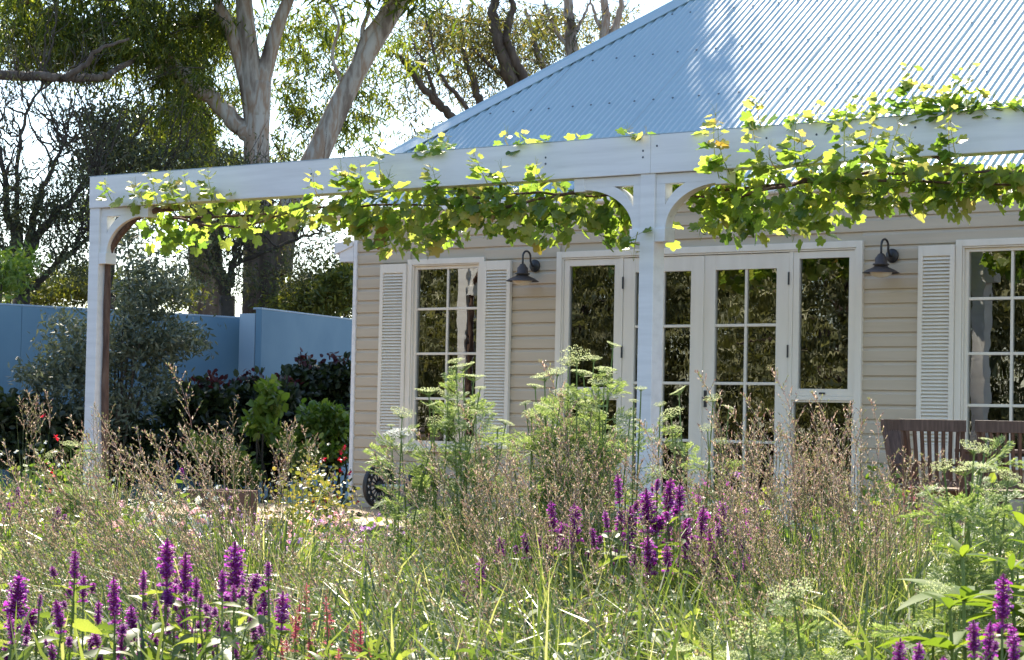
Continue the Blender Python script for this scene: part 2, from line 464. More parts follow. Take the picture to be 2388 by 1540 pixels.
def vine_leaf_tpl(seed):
    r = random.Random(seed)
    outline = []
    lob = [(90, 1.0), (62, .70), (38, .92), (8, .62), (-18, .78), (-48, .62), (-72, .45), (-88, .12)]
    half = []
    for k in range(len(lob) - 1):
        a0, r0 = lob[k]; a1, r1 = lob[k + 1]
        for j in range(3):
            t = j / 3
            rr = (r0 * (1 - t) + r1 * t) * (1 + (0.055 if j % 2 else -0.03)) * r.uniform(.95, 1.05)
            half.append((a0 * (1 - t) + a1 * t, rr))
    half.append(lob[-1])
    pts = [(math.cos(R_(a)) * q * .56, math.sin(R_(a)) * q * .56 + .3) for a, q in half]
    left = [(-x * r.uniform(.93, 1.05), y) for x, y in reversed(pts[1:-1])]
    ring = pts + left
    cup = r.uniform(.15, .5); tw = r.uniform(-.25, .25); dr = r.uniform(.05, .35)
    def zz(x, y): return cup * x * x * 1.2 + tw * x * (y - .3) - dr * max(0, y - .3) ** 2
    V = [(0, .27, zz(0, .27) - .02)] + [(x, y, zz(x, y) + r.uniform(-.012, .012)) for x, y in ring]
    n = len(ring)
    F = [(0, 1 + i, 1 + (i + 1) % n) for i in range(n)]
    return np.array(V), Q(*F)


VLEAF = [vine_leaf_tpl(i) for i in range(6)]
OV_HYS = ovate(6, .24, .3, .07, .1)
OV_BIG = ovate(9, .17, .32, .05, .08)

# ------------------------------------------------------------------ ground, hill
g = MB()
g.add([(-400, -400, GZ), (400, -400, GZ), (400, 400, GZ), (-400, 400, GZ)], [(0, 1, 2, 3)])
g.build('ground', 'soil', kind='structure')
# dry rise beyond the boundary wall
hx, hy = np.meshgrid(np.linspace(-130, 40, 60), np.linspace(55, 150, 30))
hz = 6.2 * np.clip((hy - 55) / 45 + (-hx - 40) / 200, 0, 1.15) + 0.4 * np.sin(hx * .13) * np.clip((hy - 55) / 40, 0, 1) + GZ - 0.3 + rng.normal(0, .05, hx.shape)
Vh = np.stack([hx, hy, hz], 2).reshape(-1, 3)
ii = np.arange(29)[:, None] * 60 + np.arange(59)[None]
MB().add(Vh, np.stack([ii, ii + 1, ii + 61, ii + 60], 2).reshape(-1, 4)).build('hill', 'dry_grass', smooth=True, kind='structure')

# ------------------------------------------------------------------ deck
deck = boxo('deck', 'dark_twig', None, -0.85, 12.4, -2.80, -0.03, -0.42, -0.16, kind='structure')
NB = 22
bw = (2.93 - 0.03) / NB
for i in range(NB):
    y0 = -2.93 + i * bw
    boxo('plank', 'deck_wood', deck, -0.9, 12.5, y0 + 0.003, y0 + bw - 0.003, -0.032, 0.0 - 0.0006 * (i % 3), bevel=0.003)
boxo('deck_fascia', 'deck_wood', deck, -0.9, 12.5, -2.925, -2.90, -0.30, -0.036)
for x in np.linspace(-.7, 12.2, 9): boxo('bearer_post', 'deck_wood', deck, x - .05, x + .05, -2.6, -2.5, GZ - .02, -.42)

# ------------------------------------------------------------------ cottage
house = empty('cottage', (0, 0, GZ), 'cream weatherboard cottage with white shutters, french doors and a hipped corrugated roof', 'cottage')
house.location = (0, 0, 0)
B = 0.122
W1 = (0.735, 1.680, 0.60, 2.43)          # openings in the boards (x0,x1,z0,z1)
DR = (2.60, 5.835, -0.12, 2.445)
W2 = (6.752, 7.70, 0.60, 2.425)
XR = 12.0
wall = MB()
ops = [W1, DR, W2]
xs = 0.0
for (a, bb, c, d) in ops:
    wall.box(xs, a, 0.0, 0.12, -0.45, 2.96)
    if c > 0: wall.box(a, bb, 0.0, 0.12, -0.45, c)
    wall.box(a, bb, 0.0, 0.12, d, 2.86)
    xs = bb
wall.box(xs, XR, 0.0, 0.12, -0.45, 2.96)
wall.box(0.0, 0.12, 0.122, 5.0, -0.45, 2.96)
wall.box(XR - .12, XR, 0.122, 5.0, -0.45, 2.96)
wall.box(0.12, XR - .12, 4.9, 5.0, -0.45, 2.96)
wallo = wall.build('wall', 'board_paint', house)
for k in range(-15, 13):
    z = 1.441 + k * B
    if z > 2.90 or z + B < -0.40: continue
    cuts = [(0.033, XR)]
    for (a, bb, c, d) in ops:
        if z + B > c + .01 and z < d - .01:
            new = []
            for (p, q) in cuts:
                if bb <= p or a >= q: new.append((p, q))
                else:
                    if a > p: new.append((p, a))
                    if bb < q: new.append((bb, q))
            cuts = new
    j = random.uniform(-.0008, .0008)
    poly = [(-.001, z), (-.001, z + B - .001), (-.004, z + B - .001), (-.006, z + B * .90), (-.011, z + B * .82), (-.0175 + j, z + B * .74), (-.0185 + j, z + .006), (-.014 + j, z + .0005)]
    for (p, q) in cuts:
        MB().prism_x(poly, p + .001, q - .001).build('weatherboard', 'board_paint', wallo)
boxo('corner_stop', 'white_paint', house, -.012, .032, -.034, .05, -.42, 2.84, bevel=.003)
# rooms behind the glass
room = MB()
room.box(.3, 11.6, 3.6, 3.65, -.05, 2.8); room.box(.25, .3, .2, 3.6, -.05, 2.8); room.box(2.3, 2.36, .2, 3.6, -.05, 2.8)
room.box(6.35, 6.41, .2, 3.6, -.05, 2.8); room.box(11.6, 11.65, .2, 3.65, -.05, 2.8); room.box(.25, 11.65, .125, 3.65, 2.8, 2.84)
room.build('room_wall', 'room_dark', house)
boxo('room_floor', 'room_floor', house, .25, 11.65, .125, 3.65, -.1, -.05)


def sash_window(x0, x1, z0, z1, nx, nz, zs):
    """moulded casing, sash and panes; returns the window part"""
    w = frame_mb(x0 - .016, x1 + .016, z0 - .03, z1 + .015, .058, -.042, .03, wt=.055, wb=.05)
    win = w.build('window', 'cream_paint', house, bevel=.003)
    w2 = frame_mb(x0 + .0435, x1 - .0435, z0 + .021, z1 - .041, .013, -.031, .03)
    w2.build('moulding', 'cream_paint', win, bevel=.002)
    gx0, gx1, gz0, gz1 = x0 + .085, x1 - .085, z0 + .07, z1 - .068
    s_ = frame_mb(x0 + .057, x1 - .057, z0 + .0345, z1 - .0545, .03, -.008, .04, wb=.037)
    s_.build('sash', 'cream_paint', win, bevel=.002)
    boxo('sill', 'cream_paint', win, x0 - .016, x1 + .016, -.075, -.0425, z0 - .035, z0 - .006, bevel=.004)
    mx = [gx0 + (gx1 - gx0) * (i + 1) / nx for i in range(nx - 1)]
    for x in mx: boxo('muntin', 'cream_paint', win, x - .012, x + .012, .004, .036, gz0, gz1, bevel=.003)
    zz = [gz0] + list(zs) + [gz1]
    xx = [gx0] + mx + [gx1]
    for i in range(nx):
        for z in zs: boxo('muntin', 'cream_paint', win, xx[i] + (.0125 if i else 0), xx[i + 1] - (.0125 if i < nx - 1 else 0), .005, .035, z - .012, z + .012, bevel=.003)
    for i in range(nx):
        for j in range(len(zz) - 1):
            boxo('pane', 'window_glass', win, xx[i] - .003, xx[i + 1] + .003, .018 + random.uniform(-.0008, .0008), .0225, zz[j] - .003, zz[j + 1] + .003)
    return win


sash_window(*W1, 2, 4, (1.082, 1.520, 1.957))
sash_window(*W2, 2, 4, (1.082, 1.505, 1.955))


def shutter(x0, x1, z0, z1):
    f = frame_mb(x0, x1, z0, z1, .043, -.058, -.022, wt=.088, wb=.137)
    s_ = f.build('shutter', 'cream_paint', house, bevel=.002)
    boxo('backing', 'cream_paint', s_, x0 + .043, x1 - .043, -.026, -.0225, z0 + .137, z1 - .088)
    za, zb = z0 + .139, z1 - .090
    n = 52
    p = (zb - za) / n
    me = None
    for i in range(n):
        z = za + i * p
        if me is None:
            poly = [(-.056, 0.001), (-.056, .006), (-.030, p + .004), (-.030, p - .002)]
            me = MB().prism_x(poly, 0, x1 - x0 - .087).mesh('slat'); me.materials.append(MATS['cream_paint'])
        link('slat', me, s_, loc=(x0 + .0435, 0, z))
    return s_


shutter(.372, .7165, .614, 2.404)
shutter(1.6985, 2.035, .614, 2.402)
shutter(6.397, 6.7335, .614, 2.400)
shutter(7.72, 8.055, .614, 2.400)

# french doors with sidelights: one casing, two leaves, two sidelights
cas = frame_mb(2.578, 5.857, -.005, 2.465, .062, -.044, .05, wt=.058, wb=.03)
fr_d = cas.build('door_frame', 'cream_paint', house, bevel=.003)
frame_mb(2.642, 5.793, .026, 2.4055, .014, -.034, .05, wb=0).build('moulding', 'cream_paint', fr_d, bevel=.002)
for a, bb in ((3.302, 3.338), (5.121, 5.160)): boxo('mullion', 'cream_paint', fr_d, a, bb, -.026, .05, .026, 2.391, bevel=.002)


def leaf(x0, x1, hinge_x, handle):
    z0, z1 = .03, 2.386
    gx0, gx1, gz0, gz1 = x0 + .128, x1 - .128, .226, 2.252
    m_ = MB()
    m_.box(x0, gx0, -.02, .025, z0, z1); m_.box(gx1, x1, -.02, .025, z0, z1)
    m_.box(gx0, gx1, -.0188, .025, gz1, z1); m_.box(gx0, gx1, -.0188, .025, z0, gz0)
    d_ = m_.build('door', 'cream_paint', house, bevel=.002)
    xm = (gx0 + gx1) / 2
    boxo('muntin', 'cream_paint', d_, xm - .0125, xm + .0125, -.012, .02, gz0, gz1, bevel=.003)
    zs = [.737, 1.248, 1.760]
    for z in zs:
        boxo('muntin', 'cream_paint', d_, gx0, xm - .013, -.011, .02, z - .0125, z + .0125, bevel=.003)
        boxo('muntin', 'cream_paint', d_, xm + .013, gx1, -.011, .02, z - .0125, z + .0125, bevel=.003)
    zz = [gz0] + zs + [gz1]
    for (a, bb) in ((gx0, xm), (xm, gx1)):
        for j in range(4): boxo('pane', 'window_glass', d_, a - .003, bb + .003, .003 + random.uniform(-.0008, .0008), .0075, zz[j] - .003, zz[j + 1] + .003)
    for z in (.40, 1.53, 2.16):
        MB().lathe([(0, -.055), (.008, -.055), (.008, .055), (0, .055)], 10, (hinge_x, -.030, z)).build('hinge', 'black_iron', d_)
    if handle:
        h = MB().box(x0 + .028, x0 + .058, -.0265, -.0202, 1.036, 1.185)
        h.tube([(x0 + .043, -.0265, 1.12), (x0 + .043, -.062, 1.12), (x0 + .06, -.067, 1.12), (x0 + .145, -.064, 1.118)], [.008, .008, .008, .007], 8)
        h.build('handle', 'black_iron', d_)
    return d_


leaf(3.342, 4.216, 3.340, False)
leaf(4.222, 5.117, 5.119, True)
boxo('astragal', 'cream_paint', house, 4.200, 4.232, -.032, -.0205, .04, 2.38, bevel=.002)


def sidelight(x0, x1):
    f = frame_mb(x0, x1, 1.146, 2.388, .060, -.022, .025)
    s_ = f.build('sidelight', 'cream_paint', house, bevel=.002)
    boxo('pane', 'window_glass', s_, x0 + .057, x1 - .057, .002, .0065, 1.203, 2.331)
    boxo('transom', 'cream_paint', s_, x0, x1, -.028, .03, 1.108, 1.1445, bevel=.002)
    frame_mb(x0, x1, .032, 1.107, .016, -.018, .028).build('bead', 'cream_paint', s_, bevel=.002)
    boxo('pane', 'window_glass', s_, x0 + .013, x1 - .013, .004, .0085, .045, 1.095)
    xm = (x0 + x1) / 2
    boxo('catch', 'black_iron', s_, xm - .03, xm + .03, -.032, -.0225, 1.160, 1.176, bevel=.003)


sidelight(2.658, 3.300)
sidelight(5.162, 5.777)

# curtains and sheets seen through the glass
def curtain(x0, x1, z0, z1, y, label, group=None):
    n = 30
    xs_ = np.linspace(x0, x1, n); ys = y + .022 * np.sin(np.arange(n) * 1.5) + rng.normal(0, .003, n)
    V = [(xs_[i], ys[i], z) for i in range(n) for z in (z0, z1)] + [(xs_[i], ys[i] + .004, z) for i in range(n) for z in (z0, z1)]
    F = [(2 * i, 2 * i + 2, 2 * i + 3, 2 * i + 1) for i in range(n - 1)] + [(2 * n + 2 * i, 2 * n + 2 * i + 1, 2 * n + 2 * i + 3, 2 * n + 2 * i + 2) for i in range(n - 1)]
    return MB().add(V, F).build('curtain', 'curtain', None, smooth=True, label=label, cat='curtain', group=group)


curtain(5.50, 5.80, .02, 2.3, .16, 'pale curtain hanging behind the sidelight beside the right-hand door lamp')
curtain(.80, .90, .3, 2.45, .16, 'narrow pale curtain edge behind the shuttered window by the house corner')
curtain(6.80, 6.90, .3, 2.45, .16, 'narrow pale curtain edge behind the window near the wooden chairs')
boxo('poster', 'print_blue', None, 1.16, 1.50, .30, .305, 1.50, 1.78, label='blue printed poster propped inside the shuttered window', cat='poster')
boxo('paper_sheet', 'paper', None, .92, 1.10, .28, .283, 1.30, 1.62, label='blank white paper sheet inside the shuttered window', cat='paper')
boxo('notice', 'paper', None, 5.56, 5.64, .030, .031, 1.27, 1.40, label='small white notice stuck inside the sidelight glass', cat='notice')

# roof: corrugated sheets, hip and ridge capping, gutter
TP = 0.81
def roof_z(y): return 3.03 + TP * y
HIP = lambda y: y - 0.95                       # x of the hip at depth y
Y_E, Y_R, XL, CP = -0.06, 2.98, -0.30, 0.0762
roof = boxo('roof', 'white_paint', house, XL + .03, XR + .4, -.02, .115, 2.965, 2.985)   # eave lining, carries the sheets
nrm = np.array([0, -TP, 1.0]) / math.sqrt(1 + TP * TP)
per = 10
si = 0
x = XL
while x < XR + .5:
    xw = np.arange(0, per * 12 + 1) * (CP / 12) + x            # one 762 mm sheet, 12 points a rib
    V, F = [], []
    h = .0085 * np.cos((xw - XL) / CP * 2 * math.pi)
    lift = 0.0022 * (si % 2)
    for i, xx_ in enumerate(xw):
        ytop = min(Y_R, xx_ + 0.95 - 0.02) if xx_ + .95 < Y_R else Y_R
        for y in (Y_E, max(ytop, Y_E + .01)):
            p = np.array([xx_, y, roof_z(y)]) + nrm * (h[i] + lift)
            V.append(p)
    nn = len(xw)
    F = [(2 * i, 2 * i + 2, 2 * i + 3, 2 * i + 1) for i in range(nn - 1)]
    MB().add(V, F).build('roof_sheet', 'roof_paint', roof, smooth=True)
    x += per * CP
    si += 1
# screws on the rib crests, in rows
sc_ = MB()
tv = np.array([(math.cos(a) * r, math.sin(a) * r, z) for z, r in ((0, .012), (.008, .011)) for a in np.linspace(0, 2 * math.pi, 6, endpoint=False)])
tf = [np.array([(j, (j + 1) % 6, 6 + (j + 1) % 6, 6 + j) for j in range(6)]), np.array([(6, 7, 8), (6, 8, 9), (6, 9, 10), (6, 10, 11)])]
pts = []
nr = 0
for y in (0.55, 1.23, 1.95, 2.6):
    nr = 0; seq = [3, 4, 3]
    xx_ = XL
    k = 0
    while xx_ < XR:
        if HIP(y) + .05 < xx_: pts.append(np.array([xx_, y, roof_z(y)]) + nrm * .0085)
        xx_ += CP * seq[k % 3]; k += 1
Rn = np.stack([np.array([1, 0, 0]), np.cross(nrm, [1, 0, 0]), nrm], 1)
sc_.inst(tv, tf, np.repeat(Rn[None], len(pts), 0), np.array(pts)).build('screws', 'screw_grey', roof, kind='stuff')
# left roof slope
V = []
xs_ = []
nl = 90
for i in range(nl):
    y = .66 + i * .04
    xt = min(HIP(y), HIP(Y_R))
    for xq in (XL, max(xt, XL + .01)):
        V.append((xq, y, roof_z(.65) + TP * (xq - XL) + .008 * math.cos(i * 3.3) - .005))
MB().add(V, [(2 * i, 2 * i + 1, 2 * i + 3, 2 * i + 2) for i in range(nl - 1)]).build('side_slope', 'roof_paint', roof, smooth=True)
# back slope
MB().add([(HIP(Y_R), Y_R, roof_z(Y_R)), (XR + .46, Y_R, roof_z(Y_R)), (XR + .46, 6.1, roof_z(Y_R) - TP * 3.1), (XL, 6.1, roof_z(Y_R) - TP * 3.1)], [(0, 1, 2, 3)]).build('back_slope', 'roof_paint', roof)


n_front, n_left = nrm, np.array([-TP, 0, 1.0]) / math.sqrt(1 + TP * TP)
A = np.array([HIP(.62), .62, roof_z(.62)]); Bh = np.array([HIP(Y_R), Y_R, roof_z(Y_R)])
th = (Bh - A) / np.linalg.norm(Bh - A)
sf = np.cross(n_front, th); sf = sf if sf[0] > 0 else -sf          # lies in the front slope, pointing right
sl = np.cross(n_left, th); sl = sl if sl[1] > 0 else -sl
def cap_mesh(A, Bq, sA, nA, sB, nB, w):
    m_ = MB(); V = []
    upv = (nA + nB); upv /= np.linalg.norm(upv)
    for P_ in (A, Bq):
        V += [P_ + sA * w + nA * .012, P_ + sA * w + nA * .020, P_ + sA * .03 + nA * .024, P_ + upv * .040, P_ + sB * .03 + nB * .024, P_ + sB * w + nB * .020, P_ + sB * w + nB * .012]
    F = [(i, i + 1, 8 + i, 7 + i) for i in range(6)] + [tuple(range(7)), tuple(range(13, 6, -1))]
    return m_.add(V, F)
cap_mesh(A - th * .05, Bh, sf, n_front, sl, n_left, .17).build('hip_cap', 'roof_paint', roof, bevel=.003)
n_back = np.array([0, TP, 1.0]) / math.sqrt(1 + TP * TP)
cap_mesh(Bh + np.array([-.05, 0, 0]), np.array([XR + .45, Y_R, roof_z(Y_R)]), np.array([0, -1, -TP]) / math.sqrt(1 + TP * TP), n_front, np.array([0, 1, -TP]) / math.sqrt(1 + TP * TP), n_back, .16).build('ridge_cap', 'roof_paint', roof, bevel=.003)
# front gutter, side gutter with its fascia beyond the corner
MB().prism_x([(-.145, 2.97), (-.045, 2.97), (-.045, 2.91), (-.065, 2.895), (-.13, 2.895), (-.145, 2.91)], XL, XR + .4).build('gutter', 'white_paint', house, bevel=.004)
boxo('fascia', 'white_paint', house, XL + .04, XR + .3, -.043, -.025, 2.86, 2.96)
sg = MB()
sg.add([(-.262, -.05, 2.52), (-.262, -.05, 2.64), (-.02, -.05, 2.66), (-.02, -.05, 2.60), (-.262, 4.5, 2.52), (-.262, 4.5, 2.64), (-.02, 4.5, 2.66), (-.02, 4.5, 2.60)],
       [(0, 1, 2, 3), (7, 6, 5, 4), (0, 4, 5, 1), (1, 5, 6, 2), (3, 2, 6, 7), (0, 3, 7, 4)])
sg.build('side_gutter', 'white_paint', house, bevel=.004)
MB().add([(-.205, -.035, 2.448), (-.205, -.035, 2.545), (-.014, -.035, 2.60), (-.014, -.035, 2.448), (-.205, 4.5, 2.448), (-.205, 4.5, 2.545), (-.014, 4.5, 2.60), (-.014, 4.5, 2.448)],
         [(0, 1, 2, 3), (7, 6, 5, 4), (0, 4, 5, 1), (1, 5, 6, 2), (3, 2, 6, 7), (0, 3, 7, 4)]).build('side_fascia', 'white_paint', house)

# ------------------------------------------------------------------ wall lamps
def wall_lamp(px, pz, label):
    o = empty('wall_lamp', (px, -.02, pz - .1), label, 'wall lamp', 'gooseneck lamps beside the french doors')
    c = np.array([0, -.19, -.005])       # lamp axis, local to the empty (plate centre at z=.1)
    MB().lathe([(0, .0), (.058, .0), (.06, .012), (.05, .022), (.02, .03), (0, .031)], 28, (0, 0, .1), 'y').build('back_plate', 'black_iron', o, smooth=True)
    t = np.linspace(0, 1, 16)
    arm = [(0, -.02, .1), (0, -.06, .125)] + [(0, -.125 - .065 * math.cos(a), .165 + .06 * math.sin(a)) for a in np.linspace(-.3, math.pi, 12)][0:0]
    pts_ = [(0, -.015, .09), (0, -.05, .10), (0, -.075, .14)] + [(0, -.1325 + .0575 * math.cos(a), .175 + .055 * math.sin(a)) for a in np.linspace(0, math.pi, 10)] + [(0, -.19, .13), (0, -.19, .10)]
    MB().tube(pts_, .0095, 10).build('arm', 'black_iron', o, smooth=True)
    MB().lathe([(.0, .112), (.018, .112), (.03, .10), (.036, .088), (.05, .075), (.052, .03), (.068, .026), (.07, .014), (.055, .010), (.058, .002), (0.05, -.002)], 28, c).build('lamp_cap', 'bronze', o, smooth=True)
    MB().lathe([(.052, .004), (.075, -.008), (.12, -.028), (.155, -.050), (.156, -.053), (.12, -.033), (.075, -.013), (.05, -.002)], 36, c).build('lamp_shade', 'bronze', o, smooth=True)
    MB().lathe([(.095, -.022), (.095, -.045), (.085, -.064), (.06, -.082), (.03, -.09), (0, -.092)], 28, c).build('globe', 'lamp_glass', o, smooth=True)
    return o


wall_lamp(2.308, 2.343, 'dark gooseneck wall lamp between the shuttered corner window and the french doors')
wall_lamp(6.135, 2.328, 'weathered bronze gooseneck wall lamp between the french doors and the window by the chairs')

# ------------------------------------------------------------------ pergola
perg = empty('pergola', (-.82, -2.66, 0), 'white timber pergola beam on square posts with curved brackets in front of the cottage', 'pergola')
perg.location = (0, 0, 0)
PY0, PY1 = -2.725, -2.585
BT, BBt = 3.088, 2.792
for (a, bb) in ((-.893, 5.569), (5.5715, 12.15)):
    boxo('beam', 'white_paint', perg, a, bb, PY0 - .012, PY1 + .02, BBt, BT, bevel=.004)
for x_ in (-.825, 5.540, 11.95):
    boxo('post', 'white_paint', perg, x_ - .068, x_ + .068, PY0, PY1, -.005, BBt + .0, bevel=.004)
def bracket(x0, sgn):
    """quarter-curve bracket in the x-z plane, starting at the post face x0 and running to sgn"""
    o = MB()
    ztop = BBt - .004
    ye0, ye1 = PY0 + .022, PY1 - .022
    X = lambda d: x0 + sgn * d
    def pr(poly):
        p = [(X(a), c) for a, c in poly]
        if sgn > 0: p = p[::-1]
        o.prism_y(p, ye0, ye1)
    pr([(0.001, 2.372), (.082, 2.372), (.082, ztop - .077), (.001, ztop - .077)])              # upright
    pr([(.001, ztop - .076), (.55, ztop - .076), (.55, ztop), (.001, ztop)])                     # top rail
    inner = [(.088 + .50 * (1 - math.cos(a)), 2.372 + .325 * math.sin(a)) for a in np.linspace(0, math.pi / 2, 16)]
    outer = []
    for t in np.linspace(0, 1, 9):
        bul = .016 * math.sin(math.pi * t)
        outer.append((.270 + (.0825 - .270) * t - bul, (ztop - .0765) + (2.546 - ztop + .0765) * t + bul))
    poly = inner + [(.588, ztop - .0765)] + outer + [(.0825, 2.372)]
    p = [(X(a), c) for a, c in poly]
    if sgn < 0: p = p[::-1]
    o.prism_y(p, ye0 + .001, ye1 - .001)
    br = o.build('bracket', 'white_paint', perg)
    bl = [(X(.001), X(.098)), (X(.55), X(.652))]
    a, bb = sorted(bl[0]); boxo('block', 'white_paint', br, a, bb, PY0 + .004, PY1 - .004, 2.268, 2.3705, bevel=.003)
    a, bb = sorted(bl[1]); boxo('block', 'white_paint', br, a, bb, PY0 + .012, PY1 - .012, ztop - .105, ztop, bevel=.003)
    return br


bracket(-.825 + .068, 1); bracket(5.540 - .068, -1); bracket(5.540 + .068, 1); bracket(11.95 - .068, -1)
for x_ in (.52, 1.98, 3.31, 4.55, 5.50, 5.63, 6.62, 7.05, 7.86):
    for z_ in ((2.97, 2.92) if int(x_ * 10) % 2 else (3.0,)):
        MB().lathe([(0, .003), (.007, .002), (.009, 0), (.009, -.004)], 8, (x_, PY0 - .0135, z_), 'y').build('bolt', 'screw_grey', perg)
MB().box(-.90, 12.15, PY0 - .013, PY1 + .021, BT + .0005, BT + .006).build('flashing', 'fence_cap', perg)
# ------------------------------------------------------------------ boundary wall
bw_ = empty('boundary_wall', (-4.7, 1.0, GZ), 'pale blue-grey rendered boundary wall with a pilaster behind the shrubs', 'garden wall')
bw_.location = (0, 0, 0)
W0, Wa, Wb, Wc = atz(-60, 299.6, 2.10), atz(244, 317, 2.10), atz(262, 307.5, 2.20), atz(357, 319.2, 2.20)
def wall_panel(name, A, Bq, zt, thick, mat, z0=GZ - .1, ext=0.0):
    A, Bq = np.array(A[:2]), np.array(Bq[:2]); t = (Bq - A) / np.linalg.norm(Bq - A); n = np.array([t[1], -t[0]])
    if n @ (CAM_POS[:2] - A) < 0: n = -n
    Bq = Bq + t * ext
    P_ = [A, Bq, Bq - n * thick, A - n * thick]
    V = [(*p, z0) for p in P_] + [(*p, zt) for p in P_]
    F = [(0, 1, 5, 4), (1, 2, 6, 5), (2, 3, 7, 6), (3, 0, 4, 7), (4, 5, 6, 7), (3, 2, 1, 0)]
    return MB().add(V, F).build(name, mat, bw_, bevel=.006)
tW = (Wa - W0) / np.linalg.norm(Wa - W0)
NP_ = 4
for i in range(NP_):
    A = W0 + (Wa - W0) * (i / NP_) + tW * (.002 if i else 0); Bq = W0 + (Wa - W0) * ((i + 1) / NP_) - tW * .002
    wall_panel('panel', A, Bq, 2.075, .08, 'fence_paint')
    wall_panel('capping', A, Bq, 2.10, .12, 'fence_cap', 2.0755)
wall_panel('panel', Wb, Wc, 2.175, .08, 'fence_paint', ext=4.0)
wall_panel('capping', Wb, Wc, 2.20, .12, 'fence_cap', 2.1755, ext=4.0)
pm = (np.array(Wa) + np.array(Wb)) / 2
MB().box(pm[0] - .13, pm[0] + .14, pm[1] - .10, pm[1] + .12, GZ - .1, 2.13).build('pilaster', 'fence_cap', bw_, bevel=.006)

# ------------------------------------------------------------------ outdoor chairs and table
def chair(loc, rz, label):
    o = empty('outdoor_chair', loc, label, 'chair', rz=rz)
    o.scale = (.82, .9, 1.0)
    W = .25
    lean = lambda z: .02 + max(0, z - .44) * .22
    for sx in (-1, 1):
        MB().tube([(sx * W, -.22, 0), (sx * W, -.22, .60)], .021, 4).build('leg', 'chair_wood', o)
        P_ = [(sx * W * .98, .24 - .04, 0), (sx * W * .98, .22, .42), (sx * W, .22 + lean(.66), .66), (sx * W * 1.02, .22 + lean(.90), .90)]
        MB().tube(P_, [.023, .024, .023, .021], 4).build('leg', 'chair_wood', o)
        MB().box(sx * W - .028, sx * W + .028, -.25, .27, .602, .624).build('armrest', 'chair_wood', o, bevel=.004)
    # crest rail, wider than the frame and gently curved
    n = 9
    V, F = [], []
    for i in range(n):
        x_ = -.285 + .57 * i / (n - 1); bow = .02 * (1 - (2 * i / (n - 1) - 1) ** 2)
        for (dy, dz) in ((-.014, 0), (.014, 0), (.018, .085), (-.010, .085)): V.append((x_, .22 + lean(.9) + bow + dy, .862 + dz))
    for i in range(n - 1):
        for j in range(4): F.append((4 * i + j, 4 * i + (j + 1) % 4, 4 * i + 4 + (j + 1) % 4, 4 * i + 4 + j))
    F += [(3, 2, 1, 0), tuple(4 * (n - 1) + j for j in range(4))]
    MB().add(V, F).build('crest_rail', 'chair_wood', o, bevel=.003)
    MB().box(-W + .02, W - .02, .222, .246, .47, .52).build('lower_rail', 'chair_wood', o, bevel=.003)
    for i in range(8):
        x_ = -.205 + .41 * i / 7
        MB().tube([(x_, .234, .515), (x_, .235 + lean(.70) * .9, .70), (x_ * 1.06, .222 + lean(.9) + .012, .866)], [.0175, .0175, .0175], 4).build('back_slat', 'chair_wood', o)
    MB().box(-W + .01, W - .01, -.205, -.18, .39, .44).build('seat_rail', 'chair_wood', o)
    for i in range(6):
        y_ = -.245 + i * .078
        MB().box(-W - .005, W + .005, y_, y_ + .066, .4405, .458).build('seat_slat', 'chair_wood', o, bevel=.003)
    return o


cB = at(938, 424, 17.0); cC = at(1016, 424, 16.7); cA = at(926, 424, 17.6)
chair((cB[0], cB[1], 0), math.pi + R_(22), 'slatted timber outdoor chair, its back to the garden, between the dark end chair and another')
chair((cC[0], cC[1], 0), math.pi + R_(18), 'slatted timber outdoor chair, its back to the garden, furthest along from the french doors')
chair((cA[0], cA[1] + .1, 0), R_(98), 'dark shaded slatted timber chair at the end of the table near the french doors')
tbl = empty('outdoor_table', (cB[0] + .75, cB[1] + .95, 0), 'slatted timber outdoor table behind the wooden chairs', 'table', rz=R_(6))
for i in range(7): MB().box(-.9, .9, -.42 + i * .12, -.42 + i * .12 + .11, .715, .74).build('top_slat', 'chair_wood', tbl, bevel=.003)
for sx in (-1, 1):
    MB().box(sx * .82 - .03, sx * .82 + .03, -.40, .40, .65, .7145).build('apron', 'chair_wood', tbl)
    for sy in (-1, 1): MB().box(sx * .82 - .035, sx * .82 + .035, sy * .36 - .035, sy * .36 + .035, 0, .6495).build('leg', 'chair_wood', tbl)

